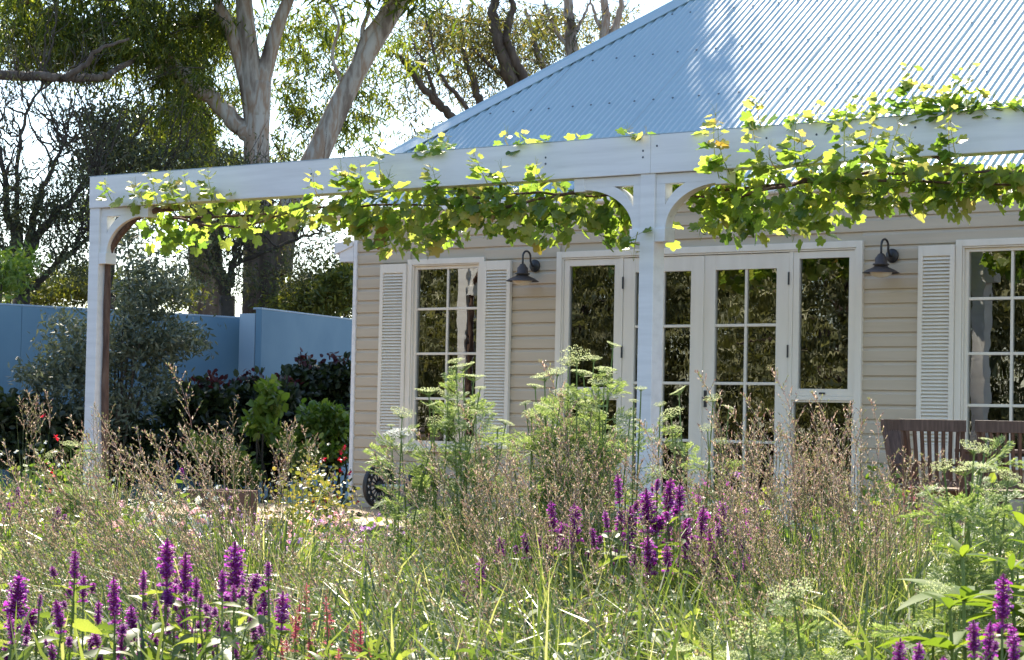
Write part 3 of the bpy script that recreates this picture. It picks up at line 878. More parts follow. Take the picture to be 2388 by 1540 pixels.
# ------------------------------------------------------------------ cast iron reel on the deck
reel = empty('iron_reel', (.62, -.27, 0), 'black pierced cast iron wheel on a pale axle against the wall boards', 'wheel')
def iron_wheel(x0, name):
    w = MB()
    Rr = .222
    w.lathe([(Rr - .034, -.016), (Rr - .004, -.022), (Rr, 0), (Rr - .004, .022), (Rr - .034, .016), (Rr - .034, -.016)], 48, (x0, 0, Rr), 'x')
    w.lathe([(.0, -.03), (.045, -.03), (.055, -.012), (.055, .012), (.045, .03), (0, .03)], 24, (x0, 0, Rr), 'x')
    w.lathe([(.122, -.007), (.138, -.007), (.138, .007), (.122, .007), (.122, -.007)], 40, (x0, 0, Rr), 'x')
    for k in range(16):
        a = k * 2 * math.pi / 16
        c_, s_ = math.cos(a), math.sin(a)
        w.tube([(x0, .05 * c_, Rr + .05 * s_), (x0, .126 * c_, Rr + .126 * s_)], [.010, .007], 6)
        a2 = a + math.pi / 16
        m1, m2 = (.160 * math.cos(a2), .160 * math.sin(a2)), (.192 * math.cos(a2), .192 * math.sin(a2))
        w.tube([(x0, .13 * c_, Rr + .13 * s_), (x0, m1[0], Rr + m1[1]), (x0, .192 * math.cos(a + math.pi / 8), Rr + .192 * math.sin(a + math.pi / 8))], [.008, .009, .008], 6)
        a3 = a - math.pi / 16
        w.tube([(x0, .13 * c_, Rr + .13 * s_), (x0, .160 * math.cos(a3), Rr + .160 * math.sin(a3)), (x0, .192 * math.cos(a - math.pi / 8), Rr + .192 * math.sin(a - math.pi / 8))], [.008, .009, .008], 6)
    return w.build(name, 'black_iron', reel, smooth=True)
iron_wheel(0, 'wheel'); iron_wheel(.55, 'wheel')
MB().lathe([(0, .03), (.02, .03), (.02, .52), (0, .52)], 16, (0, 0, .222), 'x').build('axle', 'fence_cap', reel, smooth=True)

# ------------------------------------------------------------------ planter and pale rocks
pp = at(222, 490, 16.5)
o = empty('planter_box', (pp[0], pp[1], GZ), 'rusty brown square planter half hidden behind the tall grasses', 'planter')
pl = MB()
hh = pp[2] - GZ
pl.add([(-.16, -.16, 0), (.16, -.16, 0), (.16, .16, 0), (-.16, .16, 0), (-.18, -.18, hh), (.18, -.18, hh), (.18, .18, hh), (-.18, .18, hh), (-.16, -.16, hh), (.16, -.16, hh), (.16, .16, hh), (-.16, .16, hh), (-.15, -.15, hh - .1), (.15, -.15, hh - .1), (.15, .15, hh - .1), (-.15, .15, hh - .1)],
       [(3, 2, 1, 0), (0, 1, 5, 4), (1, 2, 6, 5), (2, 3, 7, 6), (3, 0, 4, 7), (4, 5, 9, 8), (5, 6, 10, 9), (6, 7, 11, 10), (7, 4, 8, 11), (8, 9, 13, 12), (9, 10, 14, 13), (10, 11, 15, 14), (11, 8, 12, 15)])
pl.build('pot', 'terracotta', o, bevel=.006)
MB().box(-.148, .148, -.148, .148, hh - .12, hh - .099).build('potting_soil', 'soil', o)
for k, (U, V, D, r_) in enumerate([(158, 517, 14.0, .14), (174, 519, 13.9, .12), (188, 516, 14.2, .13), (200, 520, 14.0, .11)]):
    p = at(U, V, D)
    m_ = MB(); nn = 12
    prof = [(0, 0)]
    V_ = rdir(160); V_ = V_ * (1 + .18 * np.sin(V_[:, :1] * 5 + k) * np.cos(V_[:, 1:2] * 4 + V_[:, 2:] * 3))
    import bmesh
    bm = bmesh.new()
    for v in V_: bm.verts.new(Vector((v[0] * r_ * 1.3, v[1] * r_, max(v[2], -.6) * r_ * .8)))
    bmesh.ops.convex_hull(bm, input=bm.verts)
    me = bpy.data.meshes.new('rock'); bm.to_mesh(me); bm.free(); me.materials.append(MATS['lime_stone'])
    hgt = p[2] + .05 - GZ
    # each rock caps a little rubble pile so it rests on the soil
    o = link('rock', me, None, loc=(p[0], p[1], GZ + hgt * .45), scale=(1.5, 1.5, hgt / r_ * .62), label='pale limestone rock in the pile behind the grasses', cat='rock', group='pale rocks piled in the bed')
# ------------------------------------------------------------------ ornamental grape vine along the beam
vine = empty('grape_vine', (-.70, -2.8, 0), 'leafy green ornamental grape vine climbing the corner post and trained along the pergola beam', 'vine')
vine.location = (0, 0, 0)
YV = -2.80
# woody trunk up the corner post, then along the beam
tr_ = []
for (x_, y_) in [(248, 1240), (247, 1100), (246, 1010), (243, 900), (238, 800), (241, 770), (248, 700), (250, 620), (262, 580), (285, 545), (320, 510), (370, 490), (420, 485)]:
    p = aty(x_ / K, y_ / K, -2.62)
    p[0] = max(p[0], -.757 + .032)
    tr_.append(p)
tr_ = np.array([[tr_[0][0], tr_[0][1], -.05]] + tr_)
tr_[:, 1] += np.linspace(0, -.02, len(tr_)) + .0 * tr_[:, 1]
MB().tube(tr_, np.linspace(.036, .026, len(tr_)) * (1 + .12 * np.sin(np.arange(len(tr_)) * 2.1)), 9).build('trunk', 'vine_bark', vine, smooth=True)
def cane(pts, r0, r1, name='cane', mat='vine_bark', n=6):
    P_ = np.array(pts, float) + [0, .17, 0]
    t = np.linspace(0, len(P_) - 1, len(P_) * 4)
    Pi = np.stack([np.interp(t, np.arange(len(P_)), P_[:, k]) for k in range(3)], 1)
    Pi += rng.normal(0, .008, Pi.shape)
    return MB().tube(Pi, np.linspace(r0, r1, len(Pi)), n).build(name, mat, vine, smooth=True)
for pts_ in ([(-.1, -2.66, 2.70), (.8, -2.72, 2.66), (1.8, -2.70, 2.70), (2.8, -2.74, 2.68), (3.7, -2.70, 2.66)],
             [(-.1, -2.66, 2.70), (.5, -2.80, 2.60), (1.1, -2.84, 2.55), (1.6, -2.78, 2.66)],
             [(3.2, -2.66, 2.70), (4.2, -2.74, 2.72), (5.0, -2.70, 2.66), (5.9, -2.66, 2.62)],
             [(3.9, -2.78, 2.60), (4.5, -2.80, 2.66), (5.0, -2.76, 2.74), (5.4, -2.62, 2.74)],
             [(5.8, -2.55, 2.66), (6.6, -2.74, 2.66), (7.4, -2.70, 2.72), (8.3, -2.72, 2.66), (9.6, -2.7, 2.7), (11.5, -2.7, 2.7)],
             [(6.3, -2.78, 2.60), (6.9, -2.80, 2.68), (7.6, -2.74, 2.66), (8.6, -2.84, 2.56)],
             [(7.9, -2.86, 2.83), (8.2, -2.88, 2.70), (8.7, -2.80, 2.62)]):
    cane(pts_, .014, .009)
# leaf positions: hanging band (picture-scale x, top, bottom of the foliage at the beam's face), then shoots
LP = []                                        # (pos, dir, size, young)
def band(x0, x1, yt, yb, n, young=.08, y0=-2.76, y1=-2.32, smin=.065, smax=.125):
    for _ in range(int(n * .95)):
        x_ = random.uniform(x0, x1); v = random.triangular(yt, yb, yt + .45 * (yb - yt))
        y_ = random.uniform(y0, y1)
        p = aty(x_ / K, v / K, YV); p = np.array([p[0], y_, p[2]])
        out = np.array([random.uniform(-.9, .9), -random.uniform(.1, 1.0) if y_ < -2.65 else random.uniform(-.5, .7), random.uniform(-1.3, -.05)])
        LP.append((p, out, random.uniform(smin, smax), random.random() < young))
for a in [(262, 350, 428, 520, 46, .45), (300, 425, 495, 578, 60, 0.0, -2.62, -2.2), (365, 485, 405, 498, 60, .5), (478, 545, 400, 492, 30, .5),
          (430, 560, 470, 545, 30, .05, -2.7, -2.25), (540, 700, 462, 528, 76, .4), (690, 790, 448, 512, 50, .3), (750, 840, 430, 560, 70, .3), (820, 1005, 430, 592, 190, .2),
          (995, 1160, 425, 545, 140, .15), (1150, 1340, 420, 560, 170, .12), (1330, 1480, 415, 566, 130, .1, -2.54, -2.2), (1555, 1700, 415, 545, 130, .12, -2.54, -2.2), (1690, 1905, 385, 560, 150, .14),
          (1890, 2210, 370, 500, 200, .16), (2200, 2420, 345, 482, 150, .12), (2400, 3100, 330, 470, 160, .06), (700, 1500, 400, 450, 180, .3, -2.56, -2.35), (1550, 2420, 355, 425, 240, .3, -2.56, -2.35), (1330, 1700, 400, 430, 60, .3, -2.54, -2.35)]:
    band(*a)
def shoot(x_, yb, yt, y_off, n, lean=0.0, big=.125):
    """upright shoot in front of or above the beam, leaves getting smaller and younger to its tip"""
    p0 = aty(x_ / K, yb / K, YV); p1 = aty((x_ + lean) / K, yt / K, YV)
    k_ = .10 if y_off > 0 else 0.0
    p0[1] = -2.76 - y_off - k_ * .5; p1[1] = -2.80 - y_off - k_
    mid = (p0 + p1) / 2 + np.array([random.uniform(-.04, .04), -.05, 0])
    tt = np.linspace(0, 1, 9)
    C_ = [(1 - t) ** 2 * p0 + 2 * t * (1 - t) * mid + t * t * p1 for t in tt]
    MB().tube(C_, np.linspace(.0045, .0015, 9), 5).build('shoot', 'vine_young', vine)
    for i in range(n):
        t = (i + .3) / n
        c = (1 - t) ** 2 * p0 + 2 * t * (1 - t) * mid + t * t * p1
        a = i * 2.4 + random.uniform(-.5, .5)
        d = np.array([math.cos(a), -abs(math.sin(a)) * .8, random.uniform(-.5, .5)])
        LP.append((c + d * .035, d, big * (1 - .62 * t) * random.uniform(.75, 1.2), t > .55))
    for k in range(3):
        q = np.array(C_[-1]); e = q + np.array([random.uniform(-.06, .06), random.uniform(-.05, .02), random.uniform(0.0, .07)])
        MB().tube([q - [0, 0, .03], (q + e) / 2 + [0, 0, .02], e], [.0014, .0011, .0008], 4).build('tendril', 'vine_young', vine)
for a in [(275, 470, 425, .06, 9), (345, 470, 430, .05, 7), (385, 480, 402, .08, 14), (430, 480, 410, .08, 13), (465, 480, 412, .08, 9), (520, 470, 397, .08, 13, 0), (765, 470, 410, .08, 9), (830, 450, 392, .08, 10), (850, 450, 400, .08, 9),
          (918, 450, 335, .10, 14), (880, 460, 395, .1, 9), (945, 450, 410, .10, 8), (1042, 450, 395, .08, 10), (1155, 430, 362, .09, 11, -15), (1200, 430, 395, .07, 6), (1285, 430, 385, .08, 9), (905, 362, 318, .1, 3),
          (985, 352, 305, -.12, 12, -8), (1015, 350, 318, -.10, 8, 12), (1165, 340, 305, -.1, 4), (1200, 338, 312, -.1, 6), (1245, 334, 318, -.1, 6, 15), (1330, 330, 318, -.1, 3), (1448, 318, 300, -.1, 5), (1490, 316, 308, -.1, 3), (1640, 306, 285, -.1, 6, 10),
          (1700, 420, 270, .12, 15, 8), (1722, 410, 300, .10, 10, -12), (1758, 296, 228, -.08, 10, 4), (1790, 400, 290, .10, 12), (1830, 400, 345, .1, 7), (1880, 400, 285, .12, 12, 15), (1905, 395, 330, .1, 8), (1840, 290, 262, -.1, 6), (1890, 288, 235, -.08, 7, 12), (1945, 286, 258, -.1, 8), (1985, 284, 225, -.1, 10, 10),
          (2000, 400, 245, .16, 16, 20), (2050, 390, 262, .18, 16, 45), (2100, 390, 300, .16, 14, 40), (2150, 390, 330, .14, 11, 10), (2040, 280, 205, -.1, 10), (2095, 275, 190, -.08, 14, 5), (2120, 272, 148, -.06, 15, -4), (2150, 270, 195, -.1, 14, 10), (2180, 268, 215, -.1, 12), (2215, 268, 178, -.08, 13, 12), (2245, 266, 150, -.06, 14, 8), (2265, 266, 205, -.1, 12), (2290, 262, 215, -.1, 8, 12), (2238, 400, 262, .14, 14, 12), (2262, 395, 285, .14, 10, -6), (2330, 258, 238, -.1, 5), (2378, 255, 222, -.1, 9), (2420, 260, 215, -.1, 9)]:
    shoot(*a)
# hanging shoots under the beam
for (x_, yt_, yb_) in [(1480, 540, 600), (1845, 500, 555), (1640, 520, 552), (905, 560, 600), (990, 560, 598), (1265, 530, 572), (2150, 470, 502)]:
    shoot(x_, yt_, yb_, .0, 6, random.uniform(-8, 8), .095)
vis = []
for (p, d, s_, y_) in LP:
    front = p[1] < -2.58
    vis.append(s_ * (1.6 if front else .6) * (1 if -1 < p[0] < 8.6 else 0))
order = np.argsort(-np.array(vis))
single = set(order[:300].tolist())
tplm = {}
def leaf_mesh(k, young):
    if (k, young) not in tplm:
        v, f = VLEAF[k]
        me = mesh_from('leaf', v, f); me.materials.append(MATS['vine_young' if young else 'vine_leaf'])
        tplm[(k, young)] = me
    return tplm[(k, young)]
rest = {(k, y): [] for k in range(6) for y in (False, True)}
for i, (p, d, s_, y_) in enumerate(LP):
    k = i % 6
    if i in single:
        Mx = orient(np.array([d]), np.array([random.uniform(-.9, .9)]), np.array([s_ * 1.30]))[0]
        o = bpy.data.objects.new('leaf', leaf_mesh(k, y_)); COL.objects.link(o); o.parent = vine
        m4 = Matrix.Identity(4)
        for r__ in range(3):
            for c__ in range(3): m4[r__][c__] = Mx[r__][c__]
            m4[r__][3] = p[r__]
        o.matrix_local = m4
    else: rest[(k, y_)].append((p, d, s_ * 1.30))
for young in (False, True):
    mb = MB()
    for k in range(6):
        L_ = rest[(k, young)]
        if L_: mb.inst(VLEAF[k][0], VLEAF[k][1], orient(np.array([l[1] for l in L_]), rng.uniform(-.9, .9, len(L_)), np.array([l[2] for l in L_])), np.array([l[0] for l in L_]))
    mb.build('foliage', 'vine_young' if young else 'vine_leaf', vine, kind='stuff')
# petioles + flower clusters
mb = MB()
for (p, d, s_, y_) in LP[::2]:
    e = p - d / np.linalg.norm(d) * .05 + np.array([0, .03, .03])
    mb.tube([e, p + d / np.linalg.norm(d) * s_ * .25], [.0016, .0013], 3, cap=False)
mb.build('petioles', 'vine_young', vine, kind='stuff')
for (x_, y_) in [(960, 530), (985, 555), (945, 545), (1000, 575), (970, 510), (610, 500), (650, 510), (400, 430), (1830, 520), (1960, 440), (930, 520)]:
    p = aty(x_ / K, y_ / K, -2.93); mb = MB(); N = 60
    t = rng.uniform(0, 1, N)
    off = rdir(N) * (.035 * (1 - t * .6))[:, None]
    P_ = p + np.stack([off[:, 0], off[:, 1], -t * .12 + .05], 1)
    mb.inst(SPIKELET[0], SPIKELET[1], orient(rdir(N), rng.uniform(0, 6, N), rng.uniform(.012, .022, N)), P_)
    mb.tube([p + [0, 0, .08], p - [0, 0, .07]], [.0015, .001], 4)
    mb.build('flower_cluster', 'vine_berry', vine)
# ------------------------------------------------------------------ trees
def smooth_path(pts, n=6):
    P_ = np.array(pts, float)
    if len(P_) < 3: return P_
    out = []
    Q_ = np.vstack([2 * P_[0] - P_[1], P_, 2 * P_[-1] - P_[-2]])
    for i in range(1, len(Q_) - 2):
        for t in np.linspace(0, 1, n, endpoint=False):
            a, b_, c, d = Q_[i - 1], Q_[i], Q_[i + 1], Q_[i + 2]
            out.append(.5 * ((2 * b_) + (-a + c) * t + (2 * a - 5 * b_ + 4 * c - d) * t * t + (-a + 3 * b_ - 3 * c + d) * t ** 3))
    out.append(P_[-1])
    return np.array(out)


def limb(mb, pts, r0, r1, n=8, wob=0.0, power=1.0):
    P_ = smooth_path(pts)
    if wob: P_[1:-1] += rng.normal(0, wob, (len(P_) - 2, 3))
    t = np.linspace(0, 1, len(P_)) ** power
    mb.tube(P_, r0 + (r1 - r0) * t, n)
    return P_


def sprays(mb_tw, mb_lf, tips, n_leaf, leaf_len, spread, tpl=LANCE, droop=.75, hang=.35):
    """leafy twigs round each tip point: leaves hang along short twigs"""
    tips = np.asarray(tips)
    N = len(tips)
    ntw = 3
    allT, allD = [], []
    for k in range(ntw):
        d = rdir(N, -.8, .6); d[:, 2] -= hang
        d /= np.linalg.norm(d, axis=1)[:, None]
        L = rng.uniform(.5, 1.0, N) * spread
        for i in range(N):
            if k == 0 and mb_tw is not None and i % 2 == 0:
                e = tips[i] + d[i] * L[i]
                mb_tw.tube([tips[i] - d[i] * .3 * L[i], tips[i] + d[i] * L[i] * .5 + [0, 0, .04 * spread], e], [.012, .008, .004], 3, cap=False)
        m = max(1, n_leaf // ntw)
        t = rng.uniform(.05, 1.1, (N, m))
        P_ = tips[:, None, :] + d[:, None, :] * (L[:, None] * t)[:, :, None] + rng.normal(0, .10 * spread, (N, m, 3))
        D_ = rdir(N * m); D_[:, 2] -= droop * 1.4
        allT.append(P_.reshape(-1, 3)); allD.append(D_)
    T, D_ = np.concatenate(allT), np.concatenate(allD)
    sc = rng.uniform(.65, 1.25, len(T)) * leaf_len
    mb_lf.inst(tpl[0], tpl[1], orient(D_, rng.uniform(-3.1, 3.1, len(T)), sc), T)


def blob(U, V, D, ru, rv, n, rd=None):
    """n points inside an ellipsoid standing at D metres"""
    c = at(U, V, D); s_ = D / F_PX
    p = rdir(n) * (rng.uniform(0, 1, n) ** .45)[:, None]
    rd = rd if rd else (ru + rv) * .5 * s_
    return c + p[:, :1] * _r0 * ru * s_ + p[:, 1:2] * np.array([_d[0], _d[1], 0]) * rd + p[:, 2:] * np.array([0, 0, 1]) * rv * s_


AW = np.array([_d[0], _d[1], 0])
def ad(x_, y_, D): return at(x_ / K, y_ / K, D)


# --- big gum with two stems
DG = 38.0
gum = empty('gum_tree', (0, 0, 0), 'large pale-barked gum tree with forking trunks behind the boundary wall', 'tree')
tk = MB()
base = ad(618, 760, DG); base[2] = GZ - .1
limb(tk, [base, ad(616, 700, DG), ad(612, 600, DG), ad(606, 530, DG)], .44, .29, 12, power=.6)
limb(tk, [ad(640, 640, DG), ad(650, 560, DG), ad(668, 512, DG)], .30, .262, 12)
tk.build('trunk_base', 'rough_bark', gum, smooth=True)
tk = MB()
P1 = limb(tk, [ad(607, 520, DG), ad(600, 420, DG), ad(598, 330, DG), ad(603, 260, DG), ad(608, 190, DG)], .245, .18, 12)
limb(tk, [ad(603, 270, DG), ad(590, 190, DG), ad(580, 120, DG), ad(572, 40, DG), ad(566, -60, DG), ad(575, -200, DG), ad(560, -420, DG), ad(520, -800, DG), ad(480, -1300, DG)], .20, .05, 10)
limb(tk, [ad(606, 210, DG), ad(625, 140, DG), ad(648, 60, DG), ad(680, -20, DG), ad(720, -130, DG), ad(740, -300, DG)], .15, .05, 10)
limb(tk, [ad(592, 340, DG), ad(582, 240, DG), ad(562, 150, DG), ad(535, 70, DG), ad(505, 0, DG), ad(470, -100, DG), ad(450, -260, DG)], .14, .05, 10)
limb(tk, [ad(560, 100, DG), ad(530, 40, DG), ad(500, -5, DG)], .08, .05, 8)
limb(tk, [ad(592, 325, DG), ad(540, 275, DG), ad(480, 220, DG), ad(425, 172, DG), ad(370, 145, DG + .5), ad(300, 128, DG + .8), ad(230, 105, DG + 1), ad(150, 60, DG + 1), ad(60, 10, DG + 1), ad(-30, -40, DG + 1)], .155, .05, 10, .015)
limb(tk, [ad(425, 172, DG), ad(400, 130, DG), ad(350, 60, DG), ad(330, -20, DG)], .08, .03, 8)
# second, leaning stem
limb(tk, [ad(655, 540, DG), ad(668, 512, DG), ad(700, 440, DG), ad(745, 350, DG), ad(785, 260, DG), ad(820, 190, DG), ad(860, 120, DG), ad(905, 50, DG), ad(945, -20, DG), ad(985, -120, DG - .5), ad(1010, -260, DG - 1), ad(1040, -420, DG - 2), ad(1050, -800, DG - 3), ad(1060, -1200, DG - 4)], .27, .05, 12, power=.8)
limb(tk, [ad(800, 230, DG), ad(835, 150, DG), ad(855, 90, DG), ad(895, 30, DG), ad(930, -60, DG)], .14, .07, 9)
limb(tk, [ad(850, 130, DG), ad(845, 70, DG), ad(860, 20, DG), ad(840, -40, DG)], .045, .03, 7)
limb(tk, [ad(800, 200, DG), ad(775, 130, DG), ad(790, 60, DG), ad(770, 10, DG)], .035, .015, 6)
# boughs of the crown above
for (x_, y_, xe, ye, dd) in [(570, -60, 420, -350, 1), (575, -200, 700, -450, -1), (720, -130, 860, -330, 1), (985, -120, 860, -360, 2), (985, -120, 1120, -380, -2), (1010, -260, 1200, -480, -3), (1010, -260, 1080, -600, 0), (470, -100, 300, -300, 2), (-30, -40, -160, -120, 1), (60, 10, 0, -160, 0)]:
    limb(tk, [ad(x_, y_, DG), ad((x_ + xe) / 2 + 20, (y_ + ye) / 2, DG + dd / 2), ad(xe, ye, DG + dd)], .07, .02, 7, .03)
tk.build('trunk', 'gum_bark', gum, smooth=True)
tk = MB()
# slim horizontal branch reaching left
limb(tk, [ad(330, 130, DG), ad(250, 175, DG - 3), ad(190, 182, DG - 4), ad(130, 180, DG - 5), ad(60, 175, DG - 5), ad(-30, 172, DG - 5)], .045, .075, 8, .012)
limb(tk, [ad(145, 185, DG - 5), ad(200, 150, DG - 5), ad(230, 115, DG - 5), ad(300, 90, DG - 4.5)], .05, .018, 7, .01)
tk.build('branch', 'rough_bark', gum, smooth=True)
lf, tw = MB(), MB()
crown = []
for a in [(20, 22, 60, 40, 110), (70, 25, 60, 38, 110), (30, 50, 40, 20, 60), (120, 40, 45, 30, 70), (95, 60, 50, 14, 50), (165, 55, 45, 32, 70), (205, 45, 40, 45, 70), (190, 95, 40, 40, 70), (160, 120, 40, 26, 46), (125, 130, 26, 26, 34),
          (110, 165, 28, 24, 34), (180, 150, 30, 30, 36), (228, 20, 26, 30, 40), (235, 90, 18, 40, 30), (290, 40, 26, 50, 60), (320, 30, 30, 35, 50), (300, 110, 26, 34, 50), (335, 100, 20, 30, 26), (350, 125, 24, 26, 34), (372, 95, 16, 30, 22), (290, 150, 20, 16, 20), (345, 60, 30, 30, 34),
          (385, 40, 22, 36, 26), (200, 10, 40, 18, 40), (150, 8, 40, 20, 40), (95, 205, 22, 20, 20), (210, 170, 26, 16, 18)]:
    U, V, ru, rv, n = a
    crown.append(blob(U, V, DG + (2.6 if 215 < U < 400 else rng.uniform(-.5, 1.5)), ru, rv, int(n * (.62 if U > 215 else .8)), 1.6))
crown = np.concatenate(crown)
sprays(tw, lf, crown, 30, .185, .55)
# crown above the frame (it shades the roof and lawn)
up = np.concatenate([blob(U, V, D, ru, rv, n, 2.4) for (U, V, D, ru, rv, n) in [(180, -80, 38, 110, 60, 130), (300, -130, 38, 110, 70, 130), (60, -60, 38, 90, 50, 90), (430, -150, 36, 95, 70, 150), (480, -230, 34, 90, 70, 150), (400, -60, 37, 50, 40, 50), (520, -190, 33, 50, 40, 50), (455, -430, 34, 95, 80, 240), (470, -560, 33, 100, 80, 280), (430, -660, 33, 90, 70, 200), (500, -480, 33, 60, 60, 110), (120, -420, 40, 130, 90, 150), (220, -560, 40, 130, 100, 190), (60, -600, 41, 120, 100, 150), (300, -420, 39, 100, 80, 110), (340, -620, 38, 90, 90, 110)]])
up = np.concatenate([up, up + rng.normal(0, .5, up.shape)])
sprays(tw, lf, up, 18, .33, .8)
lf.build('crown', 'gum_leaf', gum, kind='stuff')
tw.build('twigs', 'dark_twig', gum, kind='stuff')

# --- smaller gum behind, with a knobbly trunk
g2 = empty('gum_tree', (0, 0, 0), 'smaller gum tree with a knobbly ivy-darkened trunk beside the large pale gum', 'tree')
tk = MB(); D2 = 43
b0 = ad(478, 740, D2); b0[2] = GZ - .1
limb(tk, [b0, ad(480, 560, D2), ad(474, 400, D2), ad(462, 300, D2), ad(455, 250, D2), ad(436, 215, D2), ad(415, 180, D2), ad(380, 120, D2), ad(330, 40, D2), ad(300, -40, D2)], .34, .07, 10, .02)
limb(tk, [ad(462, 300, D2), ad(440, 290, D2), ad(400, 285, D2), ad(370, 300, D2)], .09, .04, 7, .02)
limb(tk, [ad(470, 360, D2), ad(430, 340, D2), ad(390, 310, D2)], .06, .02, 6, .02)
limb(tk, [ad(455, 250, D2), ad(450, 200, D2), ad(440, 130, D2), ad(450, 40, D2)], .08, .03, 7, .02)
tk.build('trunk', 'rough_bark', g2, smooth=True)
lf, tw = MB(), MB()
c = np.concatenate([blob(U, V, D2, ru, rv, n, 1.5) for (U, V, ru, rv, n) in [(200, 135, 16, 40, 60), (190, 110, 20, 20, 22), (160, 140, 26, 20, 26), (185, 60, 30, 40, 46), (140, 20, 30, 30, 36), (215, 30, 20, 30, 30), (225, 150, 16, 20, 18)]])
sprays(tw, lf, c, 26, .19, .5)
lf.build('crown', 'gum_leaf', g2, kind='stuff'); tw.build('twigs', 'dark_twig', g2, kind='stuff')

# --- slim gums beyond the roof hip
def slim(D, trunk, br, blobs, r0, label):
    o = empty('slim_gum_tree', (0, 0, 0), label, 'tree', 'slim gums beyond the roof')
    tk = MB(); b0 = ad(trunk[0][0] + 10, 900, D); b0[2] = GZ - .1
    limb(tk, [b0] + [ad(a, b_, D) for a, b_ in trunk], r0 * 1.25, r0 * .45, 9, .02, .8)
    for q, r in br: limb(tk, [ad(a, b_, D) for a, b_ in q], r, r * .35, 6, .015)
    tk.build('trunk', 'rough_bark' if D < 47 else 'gum_bark', o, smooth=True)
    lf, tw = MB(), MB()
    c = np.concatenate([blob(a[0] / K, a[1] / K, D, a[2] / K, a[3] / K, a[4], 1.6) for a in blobs])
    sprays(tw, lf, np.concatenate([c, c[::3] + rng.normal(0, .35, c[::3].shape)]) + AW * 1.1, 14, .18, .6)
    lf.build('crown', 'slim_gum_leaf', o, kind='stuff'); tw.build('twigs', 'dark_twig', o, kind='stuff')


slim(44, [(1075, 420), (1060, 290), (1030, 250), (985, 200), (950, 150), (925, 130)], [([(1040, 262), (1010, 210), (990, 150), (960, 100)], .05), ([(1110, 280), (1060, 215), (1030, 180), (1010, 110), (990, 30)], .055), ([(1060, 290), (1030, 300), (960, 330)], .03)],
     [(985, 60, 70, 60, 60), (960, 120, 40, 40, 26), (1030, 40, 50, 60, 44), (1000, 170, 40, 40, 18), (1020, 300, 40, 25, 12), (960, 300, 30, 30, 12), (940, 200, 30, 40, 12)], .10, 'slim leaning gum nearest the pale gum, branching low above the roof hip')
slim(46, [(1235, 400), (1215, 250), (1185, 170), (1160, 90), (1150, 20), (1165, -60)], [([(1240, 230), (1205, 150), (1180, 90), (1195, 20), (1190, -40)], .13), ([(1120, 250), (1105, 190), (1085, 130), (1070, 60)], .09), ([(1190, 190), (1130, 140), (1080, 90)], .05)],
     [(1080, 60, 60, 70, 66), (1130, 120, 50, 60, 44), (1060, 150, 40, 40, 26), (1180, 40, 60, 50, 44), (1140, 20, 50, 40, 36), (1100, 210, 40, 30, 14), (1200, 130, 50, 50, 26), (1240, 60, 50, 60, 30)], .17, 'slim gum with twin brown stems standing above the middle of the roof hip')
slim(48, [(1350, 400), (1340, 200), (1333, 110), (1328, 40), (1325, -40)], [([(1330, 120), (1290, 60), (1270, 0)], .06), ([(1290, 220), (1265, 150), (1245, 90), (1225, 20)], .10), ([(1335, 90), (1360, 40), (1380, -10)], .05)],
     [(1270, 40, 50, 50, 40), (1300, 110, 50, 40, 26), (1290, 20, 60, 40, 36), (1350, 120, 30, 30, 10), (1360, 60, 30, 40, 14), (1230, 110, 40, 40, 20)], .19, 'straight reddish-trunked gum standing above the upper roof hip')
slim(50, [(1425, 400), (1415, 150), (1410, 70), (1408, -40)], [([(1415, 110), (1440, 50), (1450, -20)], .12), ([(1410, 80), (1385, 30), (1375, -20)], .05)],
     [(1450, 20, 50, 40, 20), (1400, 20, 40, 30, 14), (1490, 30, 30, 30, 6), (1430, 70, 30, 30, 8)], .17, 'bare-stemmed gum pair furthest up the roof hip')

# --- wattles with dark bare branches on the left, beyond the wall
def wattle(D, base_x, stems, blobs, label, nl=26, leaf=.075, spread=.5):
    o = empty('wattle_tree', (0, 0, 0), label, 'tree')
    tk = MB()
    b0 = ad(base_x, 900, D); b0[2] = GZ - .1
    root = ad(base_x, 690, D)
    limb(tk, [b0, root], .15, .12, 8)
    ends = []
    for pts_, r in stems:
        P_ = limb(tk, [root] + [ad(a, b_, D) for a, b_ in pts_], r, .012, 7, .02)
        for k in range(14):
            i = rng.integers(len(P_) // 3, len(P_))
            d = rdir(1, -.2, .9)[0]; d = d * .6 + np.array([0, 0, .5]); L = rng.uniform(.5, 1.6)
            e = P_[i] + d * L
            limb(tk, [P_[i], P_[i] + d * L * .5 + rng.normal(0, .08, 3), e], .018, .004, 4, .02)
            for k2 in range(4):
                j = P_[i] + d * L * rng.uniform(.3, 1); d2 = rdir(1, -.3, .9)[0] * .5 + d * .6
                limb(tk, [j, j + d2 * .35 + rng.normal(0, .04, 3), j + d2 * rng.uniform(.5, .9)], .008, .0025, 3, .0)
            ends.append(e)
    tk.build('trunk', 'dark_twig', o, smooth=True)
    lf = MB()
    c = np.concatenate([blob(a[0] / K, a[1] / K, D, a[2] / K, a[3] / K, a[4], 1.5) for a in blobs] + [np.array(ends)])
    sprays(None, lf, c, nl, leaf, spread, SMALL, droop=.3, hang=.1)
    lf.build('crown', 'wattle_leaf', o, kind='stuff')


